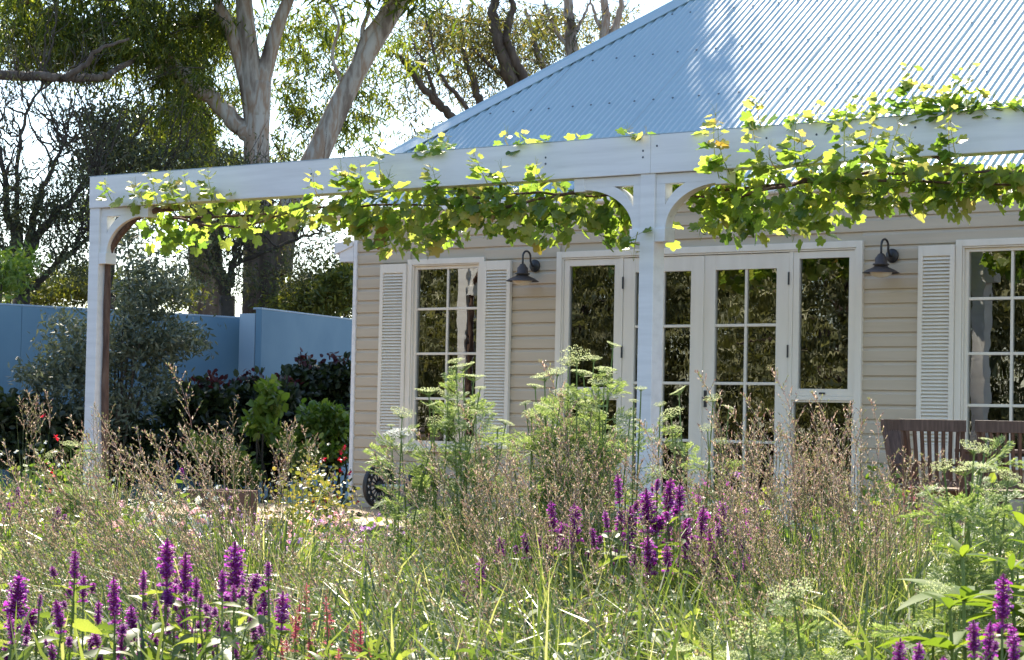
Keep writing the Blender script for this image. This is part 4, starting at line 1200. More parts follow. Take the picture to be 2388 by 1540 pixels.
wattle(33, 50, [([(30, 560), (10, 420), (-10, 300)], .09), ([(70, 580), (130, 500), (200, 430), (240, 390)], .09), ([(60, 600), (90, 470), (130, 380), (160, 300)], .08), ([(40, 620), (-10, 560), (-60, 500)], .07), ([(110, 640), (200, 560), (260, 520)], .06), ([(50, 560), (40, 400), (70, 250), (110, 180)], .05)],
       [(60, 510, 70, 50, 60), (150, 480, 60, 40, 40), (30, 460, 60, 30, 26), (190, 420, 40, 30, 20), (100, 450, 60, 30, 22), (50, 590, 80, 40, 60), (160, 560, 60, 50, 40), (20, 640, 60, 40, 50), (190, 620, 40, 40, 36)], 'dark twiggy wattle with bare upper twigs spreading left of the pergola')
wattle(35, 250, [([(240, 500), (215, 420), (230, 330), (250, 250)], .08), ([(270, 520), (320, 450), (380, 420)], .06), ([(240, 450), (190, 380), (150, 330)], .05)],
       [(250, 330, 50, 60, 90), (230, 400, 40, 40, 50), (300, 350, 50, 40, 50), (220, 280, 40, 40, 44), (270, 260, 50, 40, 50), (350, 370, 50, 30, 36), (430, 380, 40, 20, 22), (530, 370, 40, 20, 24)], 'feathery olive wattle leaning behind the pergola corner post', 13, leaf=.10)
wattle(36, 530, [([(510, 600), (520, 500), (500, 420)], .06), ([(545, 600), (580, 520), (640, 470)], .06), ([(500, 640), (470, 560), (430, 520)], .05), ([(550, 620), (690, 560), (760, 540)], .05)],
       [(520, 560, 60, 40, 40), (460, 600, 60, 50, 40), (590, 500, 50, 30, 20), (720, 590, 60, 40, 40), (760, 540, 40, 30, 14), (540, 640, 60, 30, 24), (680, 650, 40, 40, 40), (600, 420, 60, 30, 24), (560, 660, 40, 30, 20)], 'scrubby wattle growing round the foot of the large pale gum')


def shrub(name, D, cx, cy, blobs, leaf_mat, label, leaf=.09, nl=24, tpl=SMALL, spread=.35, droop=.0, stems=6, bark='dark_twig', cat='shrub', group=None, rd=.6):
    base = ad(cx, cy, D); base[2] = GZ
    o = empty(name, (0, 0, 0), label, cat, group)
    tk = MB()
    c = np.concatenate([blob(a[0] / K, a[1] / K, D, a[2] / K, a[3] / K, a[4], rd) for a in blobs])
    for k in range(stems):
        e = c[rng.integers(len(c))]
        limb(tk, [base + rng.normal(0, .06, 3) * [1, 1, 0], (base + e) / 2 + rng.normal(0, .1, 3), e], .022, .006, 5, .01)
    tk.build('stem', bark, o)
    lf = MB()
    sprays(None, lf, c, nl, leaf, spread, tpl, droop=droop, hang=0)
    lf.build('foliage', leaf_mat, o, kind='stuff')
    return o, c


shrub('hedge_shrub', 37, 740, 760, [(740, 690, 60, 40, 130), (800, 670, 50, 50, 120), (700, 710, 60, 30, 70), (830, 640, 40, 40, 60)], 'hedge_leaf', 'bright yellow-green hedge shrub beyond the wall beside the cottage corner', .12, 30, SMALL, .5, rd=1.2)
shrub('hedge_shrub', 38, 150, 760, [(60, 690, 70, 24, 90), (150, 670, 80, 30, 100), (230, 660, 60, 40, 70), (310, 680, 60, 30, 50), (400, 690, 60, 30, 40)], 'hedge_leaf', 'low golden-brown scrub showing above the wall left of the corner post', .11, 26, SMALL, .5, rd=1.2)
shrub('hedge_shrub', 31, 10, 760, [(20, 620, 34, 26, 34), (8, 660, 30, 30, 30), (50, 600, 20, 14, 8)], 'lime_leaf', 'pale sunlit sprig shrub leaning over the wall by the dark wattle', .13, 14, SMALL, .4, rd=.6)
# olive-like bush in front of the wall, behind the corner post
shrub('olive_bush', 25.2, 240, 1200, [(160, 790, 50, 70, 70), (120, 880, 55, 50, 60), (210, 870, 50, 70, 80), (330, 700, 70, 60, 90), (400, 660, 50, 50, 50), (300, 800, 70, 80, 110), (380, 790, 60, 60, 80), (440, 790, 40, 36, 40), (330, 620, 40, 40, 36), (270, 950, 70, 60, 80), (170, 960, 60, 40, 50), (360, 890, 50, 50, 46), (80, 870, 30, 30, 16), (290, 560, 36, 36, 26), (340, 530, 30, 20, 10)], 'olive_leaf', 'grey-green olive bush behind the corner post, in front of the wall', .085, 17, SMALL, .26, stems=14, rd=.6)
# dark border shrubs below the wall
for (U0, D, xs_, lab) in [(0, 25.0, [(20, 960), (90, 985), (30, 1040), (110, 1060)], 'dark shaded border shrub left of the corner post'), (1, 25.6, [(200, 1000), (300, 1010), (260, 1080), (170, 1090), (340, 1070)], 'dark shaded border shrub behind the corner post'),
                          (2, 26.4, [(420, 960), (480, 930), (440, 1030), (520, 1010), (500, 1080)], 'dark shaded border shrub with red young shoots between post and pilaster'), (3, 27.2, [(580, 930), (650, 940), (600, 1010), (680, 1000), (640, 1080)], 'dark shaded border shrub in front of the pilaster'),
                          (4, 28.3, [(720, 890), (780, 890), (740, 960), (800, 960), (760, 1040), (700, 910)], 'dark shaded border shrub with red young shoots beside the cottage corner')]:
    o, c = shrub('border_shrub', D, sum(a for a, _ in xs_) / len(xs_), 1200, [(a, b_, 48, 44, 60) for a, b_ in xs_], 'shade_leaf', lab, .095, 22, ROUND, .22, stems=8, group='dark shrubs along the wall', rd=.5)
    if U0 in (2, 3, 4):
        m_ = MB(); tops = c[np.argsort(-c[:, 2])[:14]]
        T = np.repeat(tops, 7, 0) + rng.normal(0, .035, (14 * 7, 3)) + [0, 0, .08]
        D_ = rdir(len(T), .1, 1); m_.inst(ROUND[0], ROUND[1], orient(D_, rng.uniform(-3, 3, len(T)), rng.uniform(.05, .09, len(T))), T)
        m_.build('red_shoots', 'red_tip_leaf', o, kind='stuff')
shrub('lime_shrub', 25.0, 625, 1160, [(625, 905, 18, 14, 8), (615, 950, 24, 24, 12), (600, 990, 24, 24, 10), (645, 935, 14, 16, 6), (640, 1010, 30, 20, 10)], 'lime_leaf', 'slender lime-leaved shoot among the dark border shrubs', .11, 9, ROUND, .12, stems=4, rd=.25)
shrub('lime_shrub', 26.6, 770, 1160, [(760, 970, 50, 26, 50), (740, 1010, 40, 30, 40), (795, 1000, 30, 30, 30), (770, 1050, 50, 30, 40)], 'lime_leaf', 'rounded bright green bush beside the cottage corner', .085, 18, ROUND, .16, stems=6, rd=.4)
shrub('lime_shrub', 24.6, 520, 1160, [(480, 1040, 50, 24, 24), (540, 1060, 40, 24, 24), (700, 1060, 40, 30, 24), (570, 1110, 40, 30, 24)], 'hyssop_leaf', 'low dull green leafy shrub at the feet of the dark border', .07, 16, ROUND, .16, stems=5, rd=.4)

# --- trees across the garden that the windows mirror
for k, (x_, y_, h, r_) in enumerate([(-26, -24, 8.5, 3.4), (-21.5, -27, 10, 3.6), (-17, -24.5, 8, 3.2), (-12.5, -27, 9.5, 3.4), (-8.5, -24, 8, 3.0), (-4.5, -27, 9, 3.4), (-0.5, -29, 9, 3.4), (-31, -23, 9, 3.4), (3.5, -31, 9, 3.4), (-28, -32, 10, 3.6), (-23.5, -34, 11, 3.8), (-19, -32, 10, 3.6), (-14.5, -34, 11, 3.8), (-10, -32, 10, 3.6), (-6, -34, 11, 3.8)]):
    o = empty('garden_tree', (x_, y_, GZ), 'bushy sunlit garden tree mirrored in the window panes, across the lawn', 'tree', 'trees mirrored in the windows')
    tk = MB(); limb(tk, [(0, 0, -.05), (.1, 0, h * .3), (-.1, .1, h * .8)], .22, .06, 8, .03)
    tips = []
    for q in range(12):
        a = rng.uniform(0, 6.28); z = rng.uniform(.15, .8) * h; e = np.array([math.cos(a) * r_ * .8, math.sin(a) * r_ * .8, z + .6])
        limb(tk, [(0, 0, z * .8), e * [.5, .5, 1], e], .06, .02, 5, .03)
    tk.build('trunk', 'rough_bark', o, smooth=True)
    n = 700
    p = rdir(n) * (rng.uniform(.25, 1, n) ** .5)[:, None] * np.array([r_, r_, h * .48]) + [0, 0, h * .50]
    p = p + .5 * np.sin(p[:, [1, 2, 0]] * 1.7 + k)
    lf = MB(); sprays(None, lf, p, 12, .32, .8, SMALL, droop=.5)
    lf.build('crown', 'reflected_leaf', o, kind='stuff')
# ------------------------------------------------------------------ garden plants
LEFT = -_r0                                                 # towards the left of the bed
AWAY = np.array([_d[0], _d[1], 0]) / math.hypot(_d[0], _d[1])


def ribbon(mb, P_, w, side):
    P_ = np.asarray(P_); n = len(P_)
    V = np.empty((2 * n, 3)); V[0::2] = P_ - side * w[:, None]; V[1::2] = P_ + side * w[:, None]
    i = np.arange(n - 1) * 2
    mb.add(V, np.stack([i, i + 1, i + 3, i + 2], 1))


def arc(base, d, L, bend, n=7, up=1.0):
    """path that leaves base upwards, leaning along d, and bows over by bend"""
    t = np.linspace(0, 1, n)[:, None]
    return base + L * (t * np.array([0, 0, up]) + d * (.18 * t + bend * t ** 2.2) - np.array([0, 0, 1.0]) * (.55 * bend * t ** 2.6))


# seed heads: open reddish plumes, five kinds
HEADS = []
for k in range(6):
    m_ = MB(); L = .24
    nb = 10 + 2 * (k % 3)
    BX = lambda t: np.array([.05 * t * t * math.cos(k * 2.1), .05 * t * t * math.sin(k * 2.1), t * L * (1 - .12 * t * t)])
    ax = [BX(t) for t in np.linspace(0, 1, 8)]
    m_.tube(ax, np.linspace(.0016, .0007, 8), 3, cap=False)
    T, D_, S_ = [], [], []
    for i in range(nb):
        t = i / nb
        a = i * 2.4 + k
        reach = (.062 * (1 - t) ** .8 + .010) * (0.5 + .28 * (k % 3))
        o_ = BX(t)
        d = np.array([math.cos(a), math.sin(a), 1.5]); d /= np.linalg.norm(d)
        e = o_ + d * reach
        m_.tube([o_, e], [.0007, .0005], 3, cap=False)
        ns = 3 + int(5 * (1 - t))
        for j in range(ns):
            q = (j + 1) / ns
            T.append(o_ + d * reach * q); v = d + rng.normal(0, .35, 3); D_.append(v); S_.append(rng.uniform(.008, .014))
    for j in range(7): T.append(BX(.86 + .02 * j)); D_.append(np.array([rng.normal(0, .3), rng.normal(0, .3), 1])); S_.append(.013)
    sp = (SPIKELET[0] * [1.35, 1, 1.35], SPIKELET[1])
    m_.inst(sp[0], sp[1], orient(np.array(D_), rng.uniform(0, 6, len(T)), np.array(S_)), np.array(T))
    me = m_.mesh('seed_head'); me.materials.append(MATS['grass_seed'])
    HEADS.append(me)

GRASS = []
def grass_kind(k, h, lean, spread, nblade, nstem, bl, bmax=.85, bare=0, wide=1.0):
    """blades, stems and where the heads go (local, base at origin)"""
    bl_, st, heads = MB(), MB(), []
    for i in range(nblade):
        a = rng.uniform(0, 6.28); r = .13 * math.sqrt(rng.uniform())
        b0 = np.array([r * math.cos(a), r * math.sin(a), 0])
        a2 = a + rng.normal(0, .6)
        d = np.array([math.cos(a2), math.sin(a2), 0]) * rng.uniform(.5, 1.2) + LEFT * lean * .8
        L = rng.uniform(.5, 1.0) * bl
        P_ = arc(b0, d, L, rng.uniform(.10, bmax), 8)
        side = np.cross(d, [0, 0, 1.0]); side = side / (np.linalg.norm(side) + 1e-6) + rng.normal(0, .35, 3); side /= np.linalg.norm(side)
        w = rng.uniform(.0028, .0055) * wide * np.array([.7, 1, 1, 1, .9, .75, .45, .05])
        ribbon(bl_, P_, w, side)
    for i in range(nstem + bare):
        a = rng.uniform(0, 6.28); r = .12 * math.sqrt(rng.uniform())
        b0 = np.array([r * math.cos(a), r * math.sin(a), 0])
        d = np.array([math.cos(a), math.sin(a), 0]) * rng.uniform(.1, 1.0) * spread + LEFT * lean
        L = h * (rng.uniform(.74, .95) if i < nstem else rng.uniform(.35, .8))
        P_ = arc(b0, d, L, rng.uniform(.05, .30), 8)
        st.tube(P_, np.linspace(.0019, .0011, 8), 3, cap=False)
        # one long flag leaf part-way
        if i % 2:
            j = rng.integers(3, 6); dd = d * .4 + rng.normal(0, .5, 3) * [1, 1, 0]; L2 = rng.uniform(.2, .4)
            t = np.linspace(0, 1, 6)[:, None]
            Q_ = P_[j] + L2 * (t * np.array([0, 0, .75]) + dd * (t * .5 + t * t * .5) - np.array([0, 0, .8]) * t ** 2.4)
            s_ = np.cross(dd, [0, 0, 1.0]); s_ /= np.linalg.norm(s_) + 1e-6
            ribbon(bl_, Q_, .0036 * np.array([.8, 1, .95, .8, .5, .05]), s_)
        if i >= nstem: continue
        v = P_[-1] - P_[-2]; v /= np.linalg.norm(v)
        heads.append((P_[-1], v, int(rng.integers(6)), rng.uniform(.7, 1.25)))
    mb_, ms_ = bl_.mesh('blades'), st.mesh('stems')
    mb_.materials.append(MATS['grass_blade']); ms_.materials.append(MATS['grass_stem'])
    GRASS.append((mb_, ms_, heads, h))


for k in range(3): grass_kind(k, 1.35, .95, .45, 360, 12, 1.15, .8, 20)      # 0-2 wind-swept to the left
for k in range(4): grass_kind(k, 1.40, .15, .42, 360, 10, 1.2, .6, 46)      # 3-6 upright
for k in range(3): grass_kind(k, 1.05, .35, .70, 230, 5, 1.25, 1.0, 8, 1.3)      # 7-9 mostly arching blades


def mrot(P_, v):
    q = Vector(v).to_track_quat('Z', 'Y').to_euler()
    return q


def grass(U, Vtop, D, kind, label, group, keep=1.0, rz=None):
    p = at(U, 480, D); top = at(U, Vtop, D)[2]
    mb_, ms_, heads, h = GRASS[kind]
    s_ = (top - GZ) / (h * .98)
    o = empty('grass_clump', (p[0], p[1], GZ), label, 'grass', group, rz=rng.uniform(-.45, .45) if rz is None else rz)
    o.scale = (s_, s_, s_)
    link('blades', mb_, o, kind='stuff'); link('stems', ms_, o, kind='stuff')
    for (q, v, k, sc) in heads:
        if rng.uniform() > keep: continue
        hd = link('seed_head', HEADS[k], o, loc=q, rot=mrot(q, v), scale=sc)
    return o


GL = 'feathery plumed grass clump swept sideways behind the hyssops'
for (U, V, D, k) in [(20, 470, 8.6, 0), (70, 470, 8.4, 1), (110, 455, 8.8, 2), (150, 440, 9.0, 0), (195, 425, 9.4, 1), (230, 415, 9.6, 3), (265, 420, 9.6, 4), (300, 440, 9.4, 5), (60, 500, 7.8, 2), (130, 490, 7.9, 1), (200, 480, 8.1, 0), (250, 470, 8.2, 2), (310, 500, 8.0, 0),
                     (20, 525, 7.4, 1), (90, 525, 7.5, 0), (345, 545, 7.8, 2), (165, 460, 8.7, 1), (285, 455, 9.0, 2), (215, 440, 9.0, 0), (245, 435, 9.1, 1), (275, 475, 8.4, 1), (315, 470, 8.6, 2), (40, 485, 8.2, 0), (100, 480, 8.3, 2), (180, 505, 7.7, 1), (240, 510, 7.6, 0), (250, 400, 10.0, 6)]:
    grass(U, V, D, k, GL + (', towards the corner post' if U < 100 else ', before the pale rocks' if U < 220 else ', towards the house corner'), 'swept grass clumps behind the hyssops' + (' towards the post' if U < 100 else ' before the rocks' if U < 220 else ' towards the house'))
for (U, V, D, k) in [(8, 395, 14, 4), (35, 400, 14.4, 5), (105, 398, 13.8, 3), (85, 415, 13.5, 6)]:
    grass(U, V, D, k, 'slim upright grass clump at the foot of the pergola corner post', 'grass clumps by the corner post', .5)
GC = 'mixed green and rosy grass clump'
for (U, V, D, k) in [(425, 560, 9.2, 0), (470, 500, 9.6, 3), (492, 455, 9.6, 3), (520, 420, 9.8, 4), (555, 410, 9.6, 5), (590, 420, 9.2, 3), (620, 400, 9.4, 6), (500, 470, 9.0, 1), (545, 460, 8.8, 2), (575, 450, 8.9, 5), (640, 425, 9.8, 4), (610, 455, 8.6, 6), (535, 440, 9.2, 6), (565, 430, 9.3, 3), (598, 435, 9.0, 4), (510, 490, 8.6, 5), (550, 495, 8.4, 3), (590, 490, 8.3, 6), (630, 480, 8.5, 3), (505, 455, 9.4, 5), (445, 525, 9.0, 5), (400, 560, 8.6, 2), (375, 570, 8.8, 1), (470, 525, 8.6, 0)]:
    grass(U, V, D, k, GC + (' between the iron wheel and the white umbels' if U < 470 else ', around the umbels by the middle post'), 'grass clumps before the doors' + (' and wheel' if U < 470 else ' and post'))
GR = 'tall upright grass clump with pinkish plumes'
for (U, V, D, k) in [(700, 450, 9.2, 3), (730, 440, 9.0, 4), (755, 425, 9.2, 5), (780, 410, 9.3, 6), (805, 412, 9.2, 3), (830, 405, 9.3, 4), (855, 415, 9.0, 5), (880, 430, 8.9, 6), (905, 440, 9.0, 3), (930, 455, 8.8, 4), (790, 450, 8.4, 5), (820, 445, 8.4, 6), (850, 450, 8.3, 3), (885, 455, 8.2, 4), (760, 465, 8.2, 3), (915, 470, 8.0, 5), (840, 480, 7.8, 4), (800, 490, 7.7, 6), (875, 490, 7.6, 5), (765, 500, 7.6, 3), (740, 480, 8.4, 5), (772, 432, 8.8, 4), (812, 428, 8.8, 5), (838, 432, 8.7, 6), (868, 440, 8.6, 3), (722, 455, 8.8, 6), (748, 450, 8.7, 3), (715, 490, 8.2, 4), (830, 515, 7.4, 6), (790, 525, 7.3, 3), (870, 525, 7.2, 4), (895, 500, 7.8, 3), (860, 405, 9.8, 6), (950, 480, 8.9, 3)]:
    grass(U, V, D, k, GR + (' in front of the door leaf' if U < 775 else ' in front of the sidelight' if U < 865 else ' in front of the wooden chairs'), 'plumed grass clumps ' + ('by the door leaf' if U < 775 else 'by the sidelight' if U < 865 else 'by the chairs'))
GB = 'low arching green grass tuft'
for (U, V, D, k) in [(330, 575, 6.9, 7), (380, 560, 7.2, 8), (430, 565, 7.0, 9), (480, 555, 7.3, 7), (530, 560, 7.0, 8), (580, 570, 6.9, 9), (630, 560, 7.2, 7), (680, 560, 7.4, 8), (730, 575, 7.0, 9), (780, 580, 6.9, 7), (830, 575, 7.0, 8), (880, 580, 6.9, 9), (400, 600, 6.3, 9), (470, 605, 6.2, 7), (540, 600, 6.3, 8), (610, 605, 6.2, 9), (680, 605, 6.4, 8), (800, 610, 6.3, 7), (860, 610, 6.2, 9), (350, 540, 7.9, 8), (410, 530, 8.0, 7), (470, 535, 8.0, 9), (540, 540, 7.9, 7), (600, 540, 7.8, 8), (20, 560, 7.0, 7), (80, 560, 6.9, 8), (140, 560, 7.0, 9), (210, 560, 7.1, 7), (280, 560, 7.0, 8)]:
    grass(U, V, D, k, GB + (' among the purple hyssops' if U < 290 else ' beside the salmon-pink hyssops' if U < 420 else ' below the middle post' if U < 660 else ' below the plumed grasses'), 'low grass tufts ' + ('among the hyssops' if U < 290 else 'by the pink hyssops' if U < 420 else 'below the post' if U < 660 else 'below the plumes'))

# ---------------- hyssops (tall purple spikes)
SPIKES = []
def spike_mesh(k, flower, bud, nw=20, full=1.0):
    """length 1 flower spike: whorls of small tubular flowers round a bud core; the lowest whorl stands apart"""
    fl, bd = MB(), MB()
    T, D_, S_ = [], [], []
    Tb, Db, Sb = [], [], []
    for i in range(nw):
        t = i / (nw - 1)
        z = .13 + .87 * t if i else .0
        r = .125 * (math.sin(min(1, (1.10 - t) * 2.0) * math.pi / 2) ** .8) * (1 if t < .93 else .55) * (.82 + .18 * math.cos(i * 2.1)) * rng.uniform(.9, 1.08)
        n = int(13 * (1 - .45 * t) * full)
        for j in range(n):
            a = j * 6.283 / n + i * .9 + rng.normal(0, .12)
            c_ = np.array([math.cos(a), math.sin(a), 0])
            T.append(c_ * r * .45 + [0, 0, z + rng.normal(0, .010)]); D_.append(c_ + [0, 0, rng.uniform(-.05, .75)]); S_.append(r * rng.uniform(.75, 1.15))
            if j % 2 == 0: Tb.append(c_ * r * .25 + [0, 0, z - .015]); Db.append(c_ + [0, 0, .9]); Sb.append(r * .85)
    tube = (np.array([(-.16, 0, 0), (.16, 0, 0), (.22, .75, .03), (.40, 1, -.14), (0, 1.1, -.05), (-.40, 1, -.14), (-.22, .75, .03), (0, .95, .25)]), [np.array([(0, 1, 2, 6)]), np.array([(2, 3, 4), (2, 4, 6), (6, 4, 5), (6, 2, 7)])])
    fl.inst(tube[0], tube[1], orient(np.array(D_), rng.normal(0, .5, len(T)), np.array(S_)), np.array(T))
    bd.tube([(0, 0, -.02), (0, 0, .5), (0, 0, 1.0), (0, 0, 1.03)], [.026, .034, .020, .004], 6)
    bd.inst(SPIKELET[0] * [1.6, 1, 1.6], SPIKELET[1], orient(np.array(Db), rng.uniform(0, 6, len(Tb)), np.array(Sb)), np.array(Tb))
    n0 = fl.n
    me = MB(); me.V = fl.V + bd.V; me.F = fl.F + [f + n0 for f in bd.F]; me.n = fl.n + bd.n
    out = me.mesh('flower_spike'); out.materials.append(MATS[flower]); out.materials.append(MATS[bud])
    nf = sum(len(f) for f in fl.F)
    mi = np.zeros(len(out.polygons), dtype=np.int32); mi[nf:] = 1
    out.polygons.foreach_set('material_index', mi)
    return out


for k in range(5): SPIKES.append(spike_mesh(k, 'hyssop_flower', 'hyssop_bud', 18 + k % 3 * 2))
PINKS = [spike_mesh(k, 'pink_flower', 'pink_flower', 11, .55) for k in range(3)]
HL = []
for k in range(4):
    v, f = ovate(6, .20 + .03 * k, .15 + .12 * k, .06, .1)
    me = mesh_from('leaf', v, f); me.materials.append(MATS['hyssop_leaf']); HL.append(me)


def put(o, Mx, p):
    m4 = Matrix.Identity(4)
    for r__ in range(3):
        for c__ in range(3): m4[r__][c__] = Mx[r__][c__]
        m4[r__][3] = p[r__]
    o.matrix_local = m4


def hyssop(spikes, D, label, group, single_leaves, meshes=SPIKES, leafs=.085, width=1.05, name='hyssop_plant', nleaf=16, leafmat='hyssop_leaf', lenf=1.0):
    """spikes: (x, ytop, ybottom) picture-scale readings of each flower head of this plant"""
    tips = []
    for (x_, yt, yb) in spikes:
        Dk = D + rng.uniform(-.25, .25)
        tips.append((ad(x_, yt, Dk), ad(x_ + rng.normal(0, 5), yb, Dk)))
    c = np.mean([b_ for _, b_ in tips], 0); base = np.array([c[0], c[1], GZ])
    o = empty(name, base, label, 'flowering plant', group)
    st, lv = MB(), MB()
    LT, LD, LS = [], [], []
    for (t_, b_) in tips:
        t_, b_ = t_ - base, b_ - base
        v = t_ - b_; L = np.linalg.norm(v) * lenf
        foot = np.array([b_[0] * .45, b_[1] * .45, 0]) + rng.normal(0, .02, 3) * [1, 1, 0]
        mid = (foot + b_) / 2 + rng.normal(0, .025, 3)
        P_ = smooth_path([foot, mid, b_, b_ + v * .3], 4)
        st.tube(P_, np.linspace(.0042, .0025, len(P_)), 4, cap=False)
        wv = width * rng.uniform(.8, 1.2)
        Mx = orient(np.array([v]), np.array([rng.uniform(0, 6)]), np.array([[L * wv, L, L * wv]]))[0]
        # mesh runs along +z: turn (x,y,z) -> (x,z,-y)
        Mx = Mx @ np.array([[1, 0, 0], [0, 0, 1], [0, -1, 0]])
        s_ = bpy.data.objects.new('flower_spike', meshes[int(rng.integers(len(meshes)))]); COL.objects.link(s_); s_.parent = o
        put(s_, Mx, b_)
        H = b_[2]
        for i in range(nleaf):
            t = 1 - (i // 2) * .085 - .02
            if t < .2: break
            q = foot * (1 - t) ** 2 + 2 * t * (1 - t) * mid + t * t * b_
            a = (i // 2) * 1.57 + (i % 2) * math.pi + rng.normal(0, .4)
            d = np.array([math.cos(a), math.sin(a), rng.uniform(-.25, .55)])
            LT.append(q); LD.append(d); LS.append(leafs * (.6 + .6 * min(1, (1 - t) * 3)) * rng.uniform(.75, 1.25))
        # side shoots with small whorls
        for i in range(2):
            q = b_ - v / np.linalg.norm(v) * rng.uniform(.02, .10); a = rng.uniform(0, 6.28)
            e = q + np.array([math.cos(a) * .05, math.sin(a) * .05, rng.uniform(.01, .06)])
            st.tube([q - [0, 0, .05], q, e], [.002, .002, .0015], 3, cap=False)
            s2 = bpy.data.objects.new('flower_spike', meshes[int(rng.integers(len(meshes)))]); COL.objects.link(s2); s2.parent = o
            ls = rng.uniform(.035, .06) * (L / .15)
            Mx = orient(np.array([[math.cos(a) * .3, math.sin(a) * .3, 1.0]]), np.array([0.0]), np.array([[ls * 1.9 * width, ls, ls * 1.9 * width]]))[0] @ np.array([[1, 0, 0], [0, 0, 1], [0, -1, 0]])
            put(s2, Mx, e)
    st.build('stem', 'green_stem', o)
    LT, LD, LS = np.array(LT), np.array(LD), np.array(LS)
    roll = rng.normal(0, .5, len(LT)); MM = orient(LD, roll, LS)
    if single_leaves:
        for i in range(len(LT)):
            l_ = bpy.data.objects.new('leaf', HL[i % 4]); COL.objects.link(l_); l_.parent = o
            put(l_, MM[i], LT[i])
    else:
        lv.inst(OV_HYS[0], OV_HYS[1], MM, LT); lv.build('foliage', leafmat, o, kind='stuff')
    return o


def chunks(L, n): return [L[i:i + n] for i in range(0, len(L), n)]


left_spikes = [(45, 1335, 1465), (60, 1440, 1490), (95, 1385, 1422), (130, 1398, 1475), (22, 1430, 1500), (175, 1282, 1362), (195, 1340, 1402), (230, 1400, 1465), (265, 1347, 1452), (285, 1455, 1535), (305, 1412, 1495), (335, 1328, 1386), (355, 1475, 1550), (365, 1400, 1442), (390, 1257, 1366), (412, 1345, 1395), (433, 1290, 1400),
               (430, 1395, 1490), (458, 1345, 1402), (487, 1410, 1472), (470, 1382, 1425), (510, 1440, 1482), (520, 1328, 1392), (548, 1265, 1390), (545, 1362, 1412), (585, 1375, 1420), (548, 1490, 1560), (615, 1360, 1432), (625, 1308, 1352), (660, 1380, 1468), (425, 1505, 1560), (120, 1500, 1560), (210, 1480, 1530), (470, 1510, 1560), (600, 1450, 1500), (10, 1500, 1560), (330, 1540, 1590), (250, 1545, 1590)]
for c_ in chunks(left_spikes, 3):
    hyssop(c_, 6.2 + rng.uniform(-.3, .3), 'hyssop with dense purple flower spikes in the drift beside the pink hyssops', 'purple hyssops beside the pink ones', True, leafs=.10, nleaf=20)
mid_spikes = [(1440, 1105, 1172), (1470, 1182, 1272), (1445, 1195, 1260), (1507, 1140, 1242), (1535, 1115, 1150), (1565, 1115, 1200), (1585, 1130, 1190), (1510, 1250, 1340), (1555, 1270, 1332), (1600, 1210, 1300), (1640, 1180, 1255), (1685, 1165, 1240), (1620, 1260, 1330), (1655, 1230, 1300), (1285, 1168, 1240), (1310, 1215, 1280), (1340, 1175, 1262), (1330, 1240, 1290), (1225, 1240, 1302), (1170, 1250, 1310), (1125, 1300, 1372), (1085, 1350, 1425),
              (1560, 1320, 1382), (1590, 1330, 1370), (1720, 1210, 1290), (1700, 1330, 1400), (1530, 1462, 1502), (1480, 1290, 1340), (1500, 1380, 1420), (1380, 1230, 1280), (1410, 1190, 1240), (1745, 1290, 1340), (1670, 1290, 1350), (1075, 1470, 1520), (1100, 1430, 1470), (1850, 1290, 1330), (1890, 1240, 1290), (1560, 1200, 1260), (1530, 1200, 1250)]
for c_ in chunks(mid_spikes, 3):
    hyssop(c_, 8.6 + rng.uniform(-.3, .3), 'hyssop with dense purple flower spikes in the drift before the french doors', 'purple hyssops before the doors', False, leafs=.095)
for c_ in chunks([(2340, 1340, 1462), (2365, 1472, 1560), (2310, 1450, 1560), (2270, 1447, 1532), (2100, 1490, 1580), (2145, 1497, 1580), (2200, 1530, 1590)], 3):
    hyssop(c_, 4.9, 'hyssop with dense purple flower spikes next to the large-leaved plant', 'purple hyssops next to the large-leaved plant', True, leafs=.06)
for c_ in chunks([(40, 1135, 1172), (62, 1155, 1180), (135, 1180, 1222), (130, 1200, 1240), (20, 1170, 1200), (420, 1090, 1115), (300, 1250, 1290), (320, 1265, 1300)], 3):
    hyssop(c_, 11.2, 'small purple hyssop by the foot of the pergola corner post', 'small hyssops by the corner post', False, leafs=.09)
pk = [(700, 1400, 1470), (760, 1390, 1450), (770, 1420, 1500), (840, 1445, 1540), (825, 1470, 1550), (690, 1440, 1520), (720, 1490, 1560), (655, 1490, 1560), (790, 1510, 1580), (735, 1440, 1490), (640, 1500, 1560), (680, 1540, 1590), (860, 1510, 1570), (715, 1360, 1420), (740, 1520, 1575)]
for c_ in chunks(pk, 3):
    hyssop(c_, 6.6 + rng.uniform(-.3, .3), 'pale salmon-pink hyssop beside the purple hyssop drift', 'salmon-pink hyssops', False, PINKS, .05, .8, nleaf=12)
for c_ in chunks([(1100 / .5837 * 0 + 2125, 1130, 1160), (2150, 1165, 1185), (2170, 1180, 1200), (2105, 1140, 1180)], 4):
    hyssop(c_, 10.0, 'slim rosy-spiked plant in front of the wooden chairs', None, False, PINKS, .05, .8)

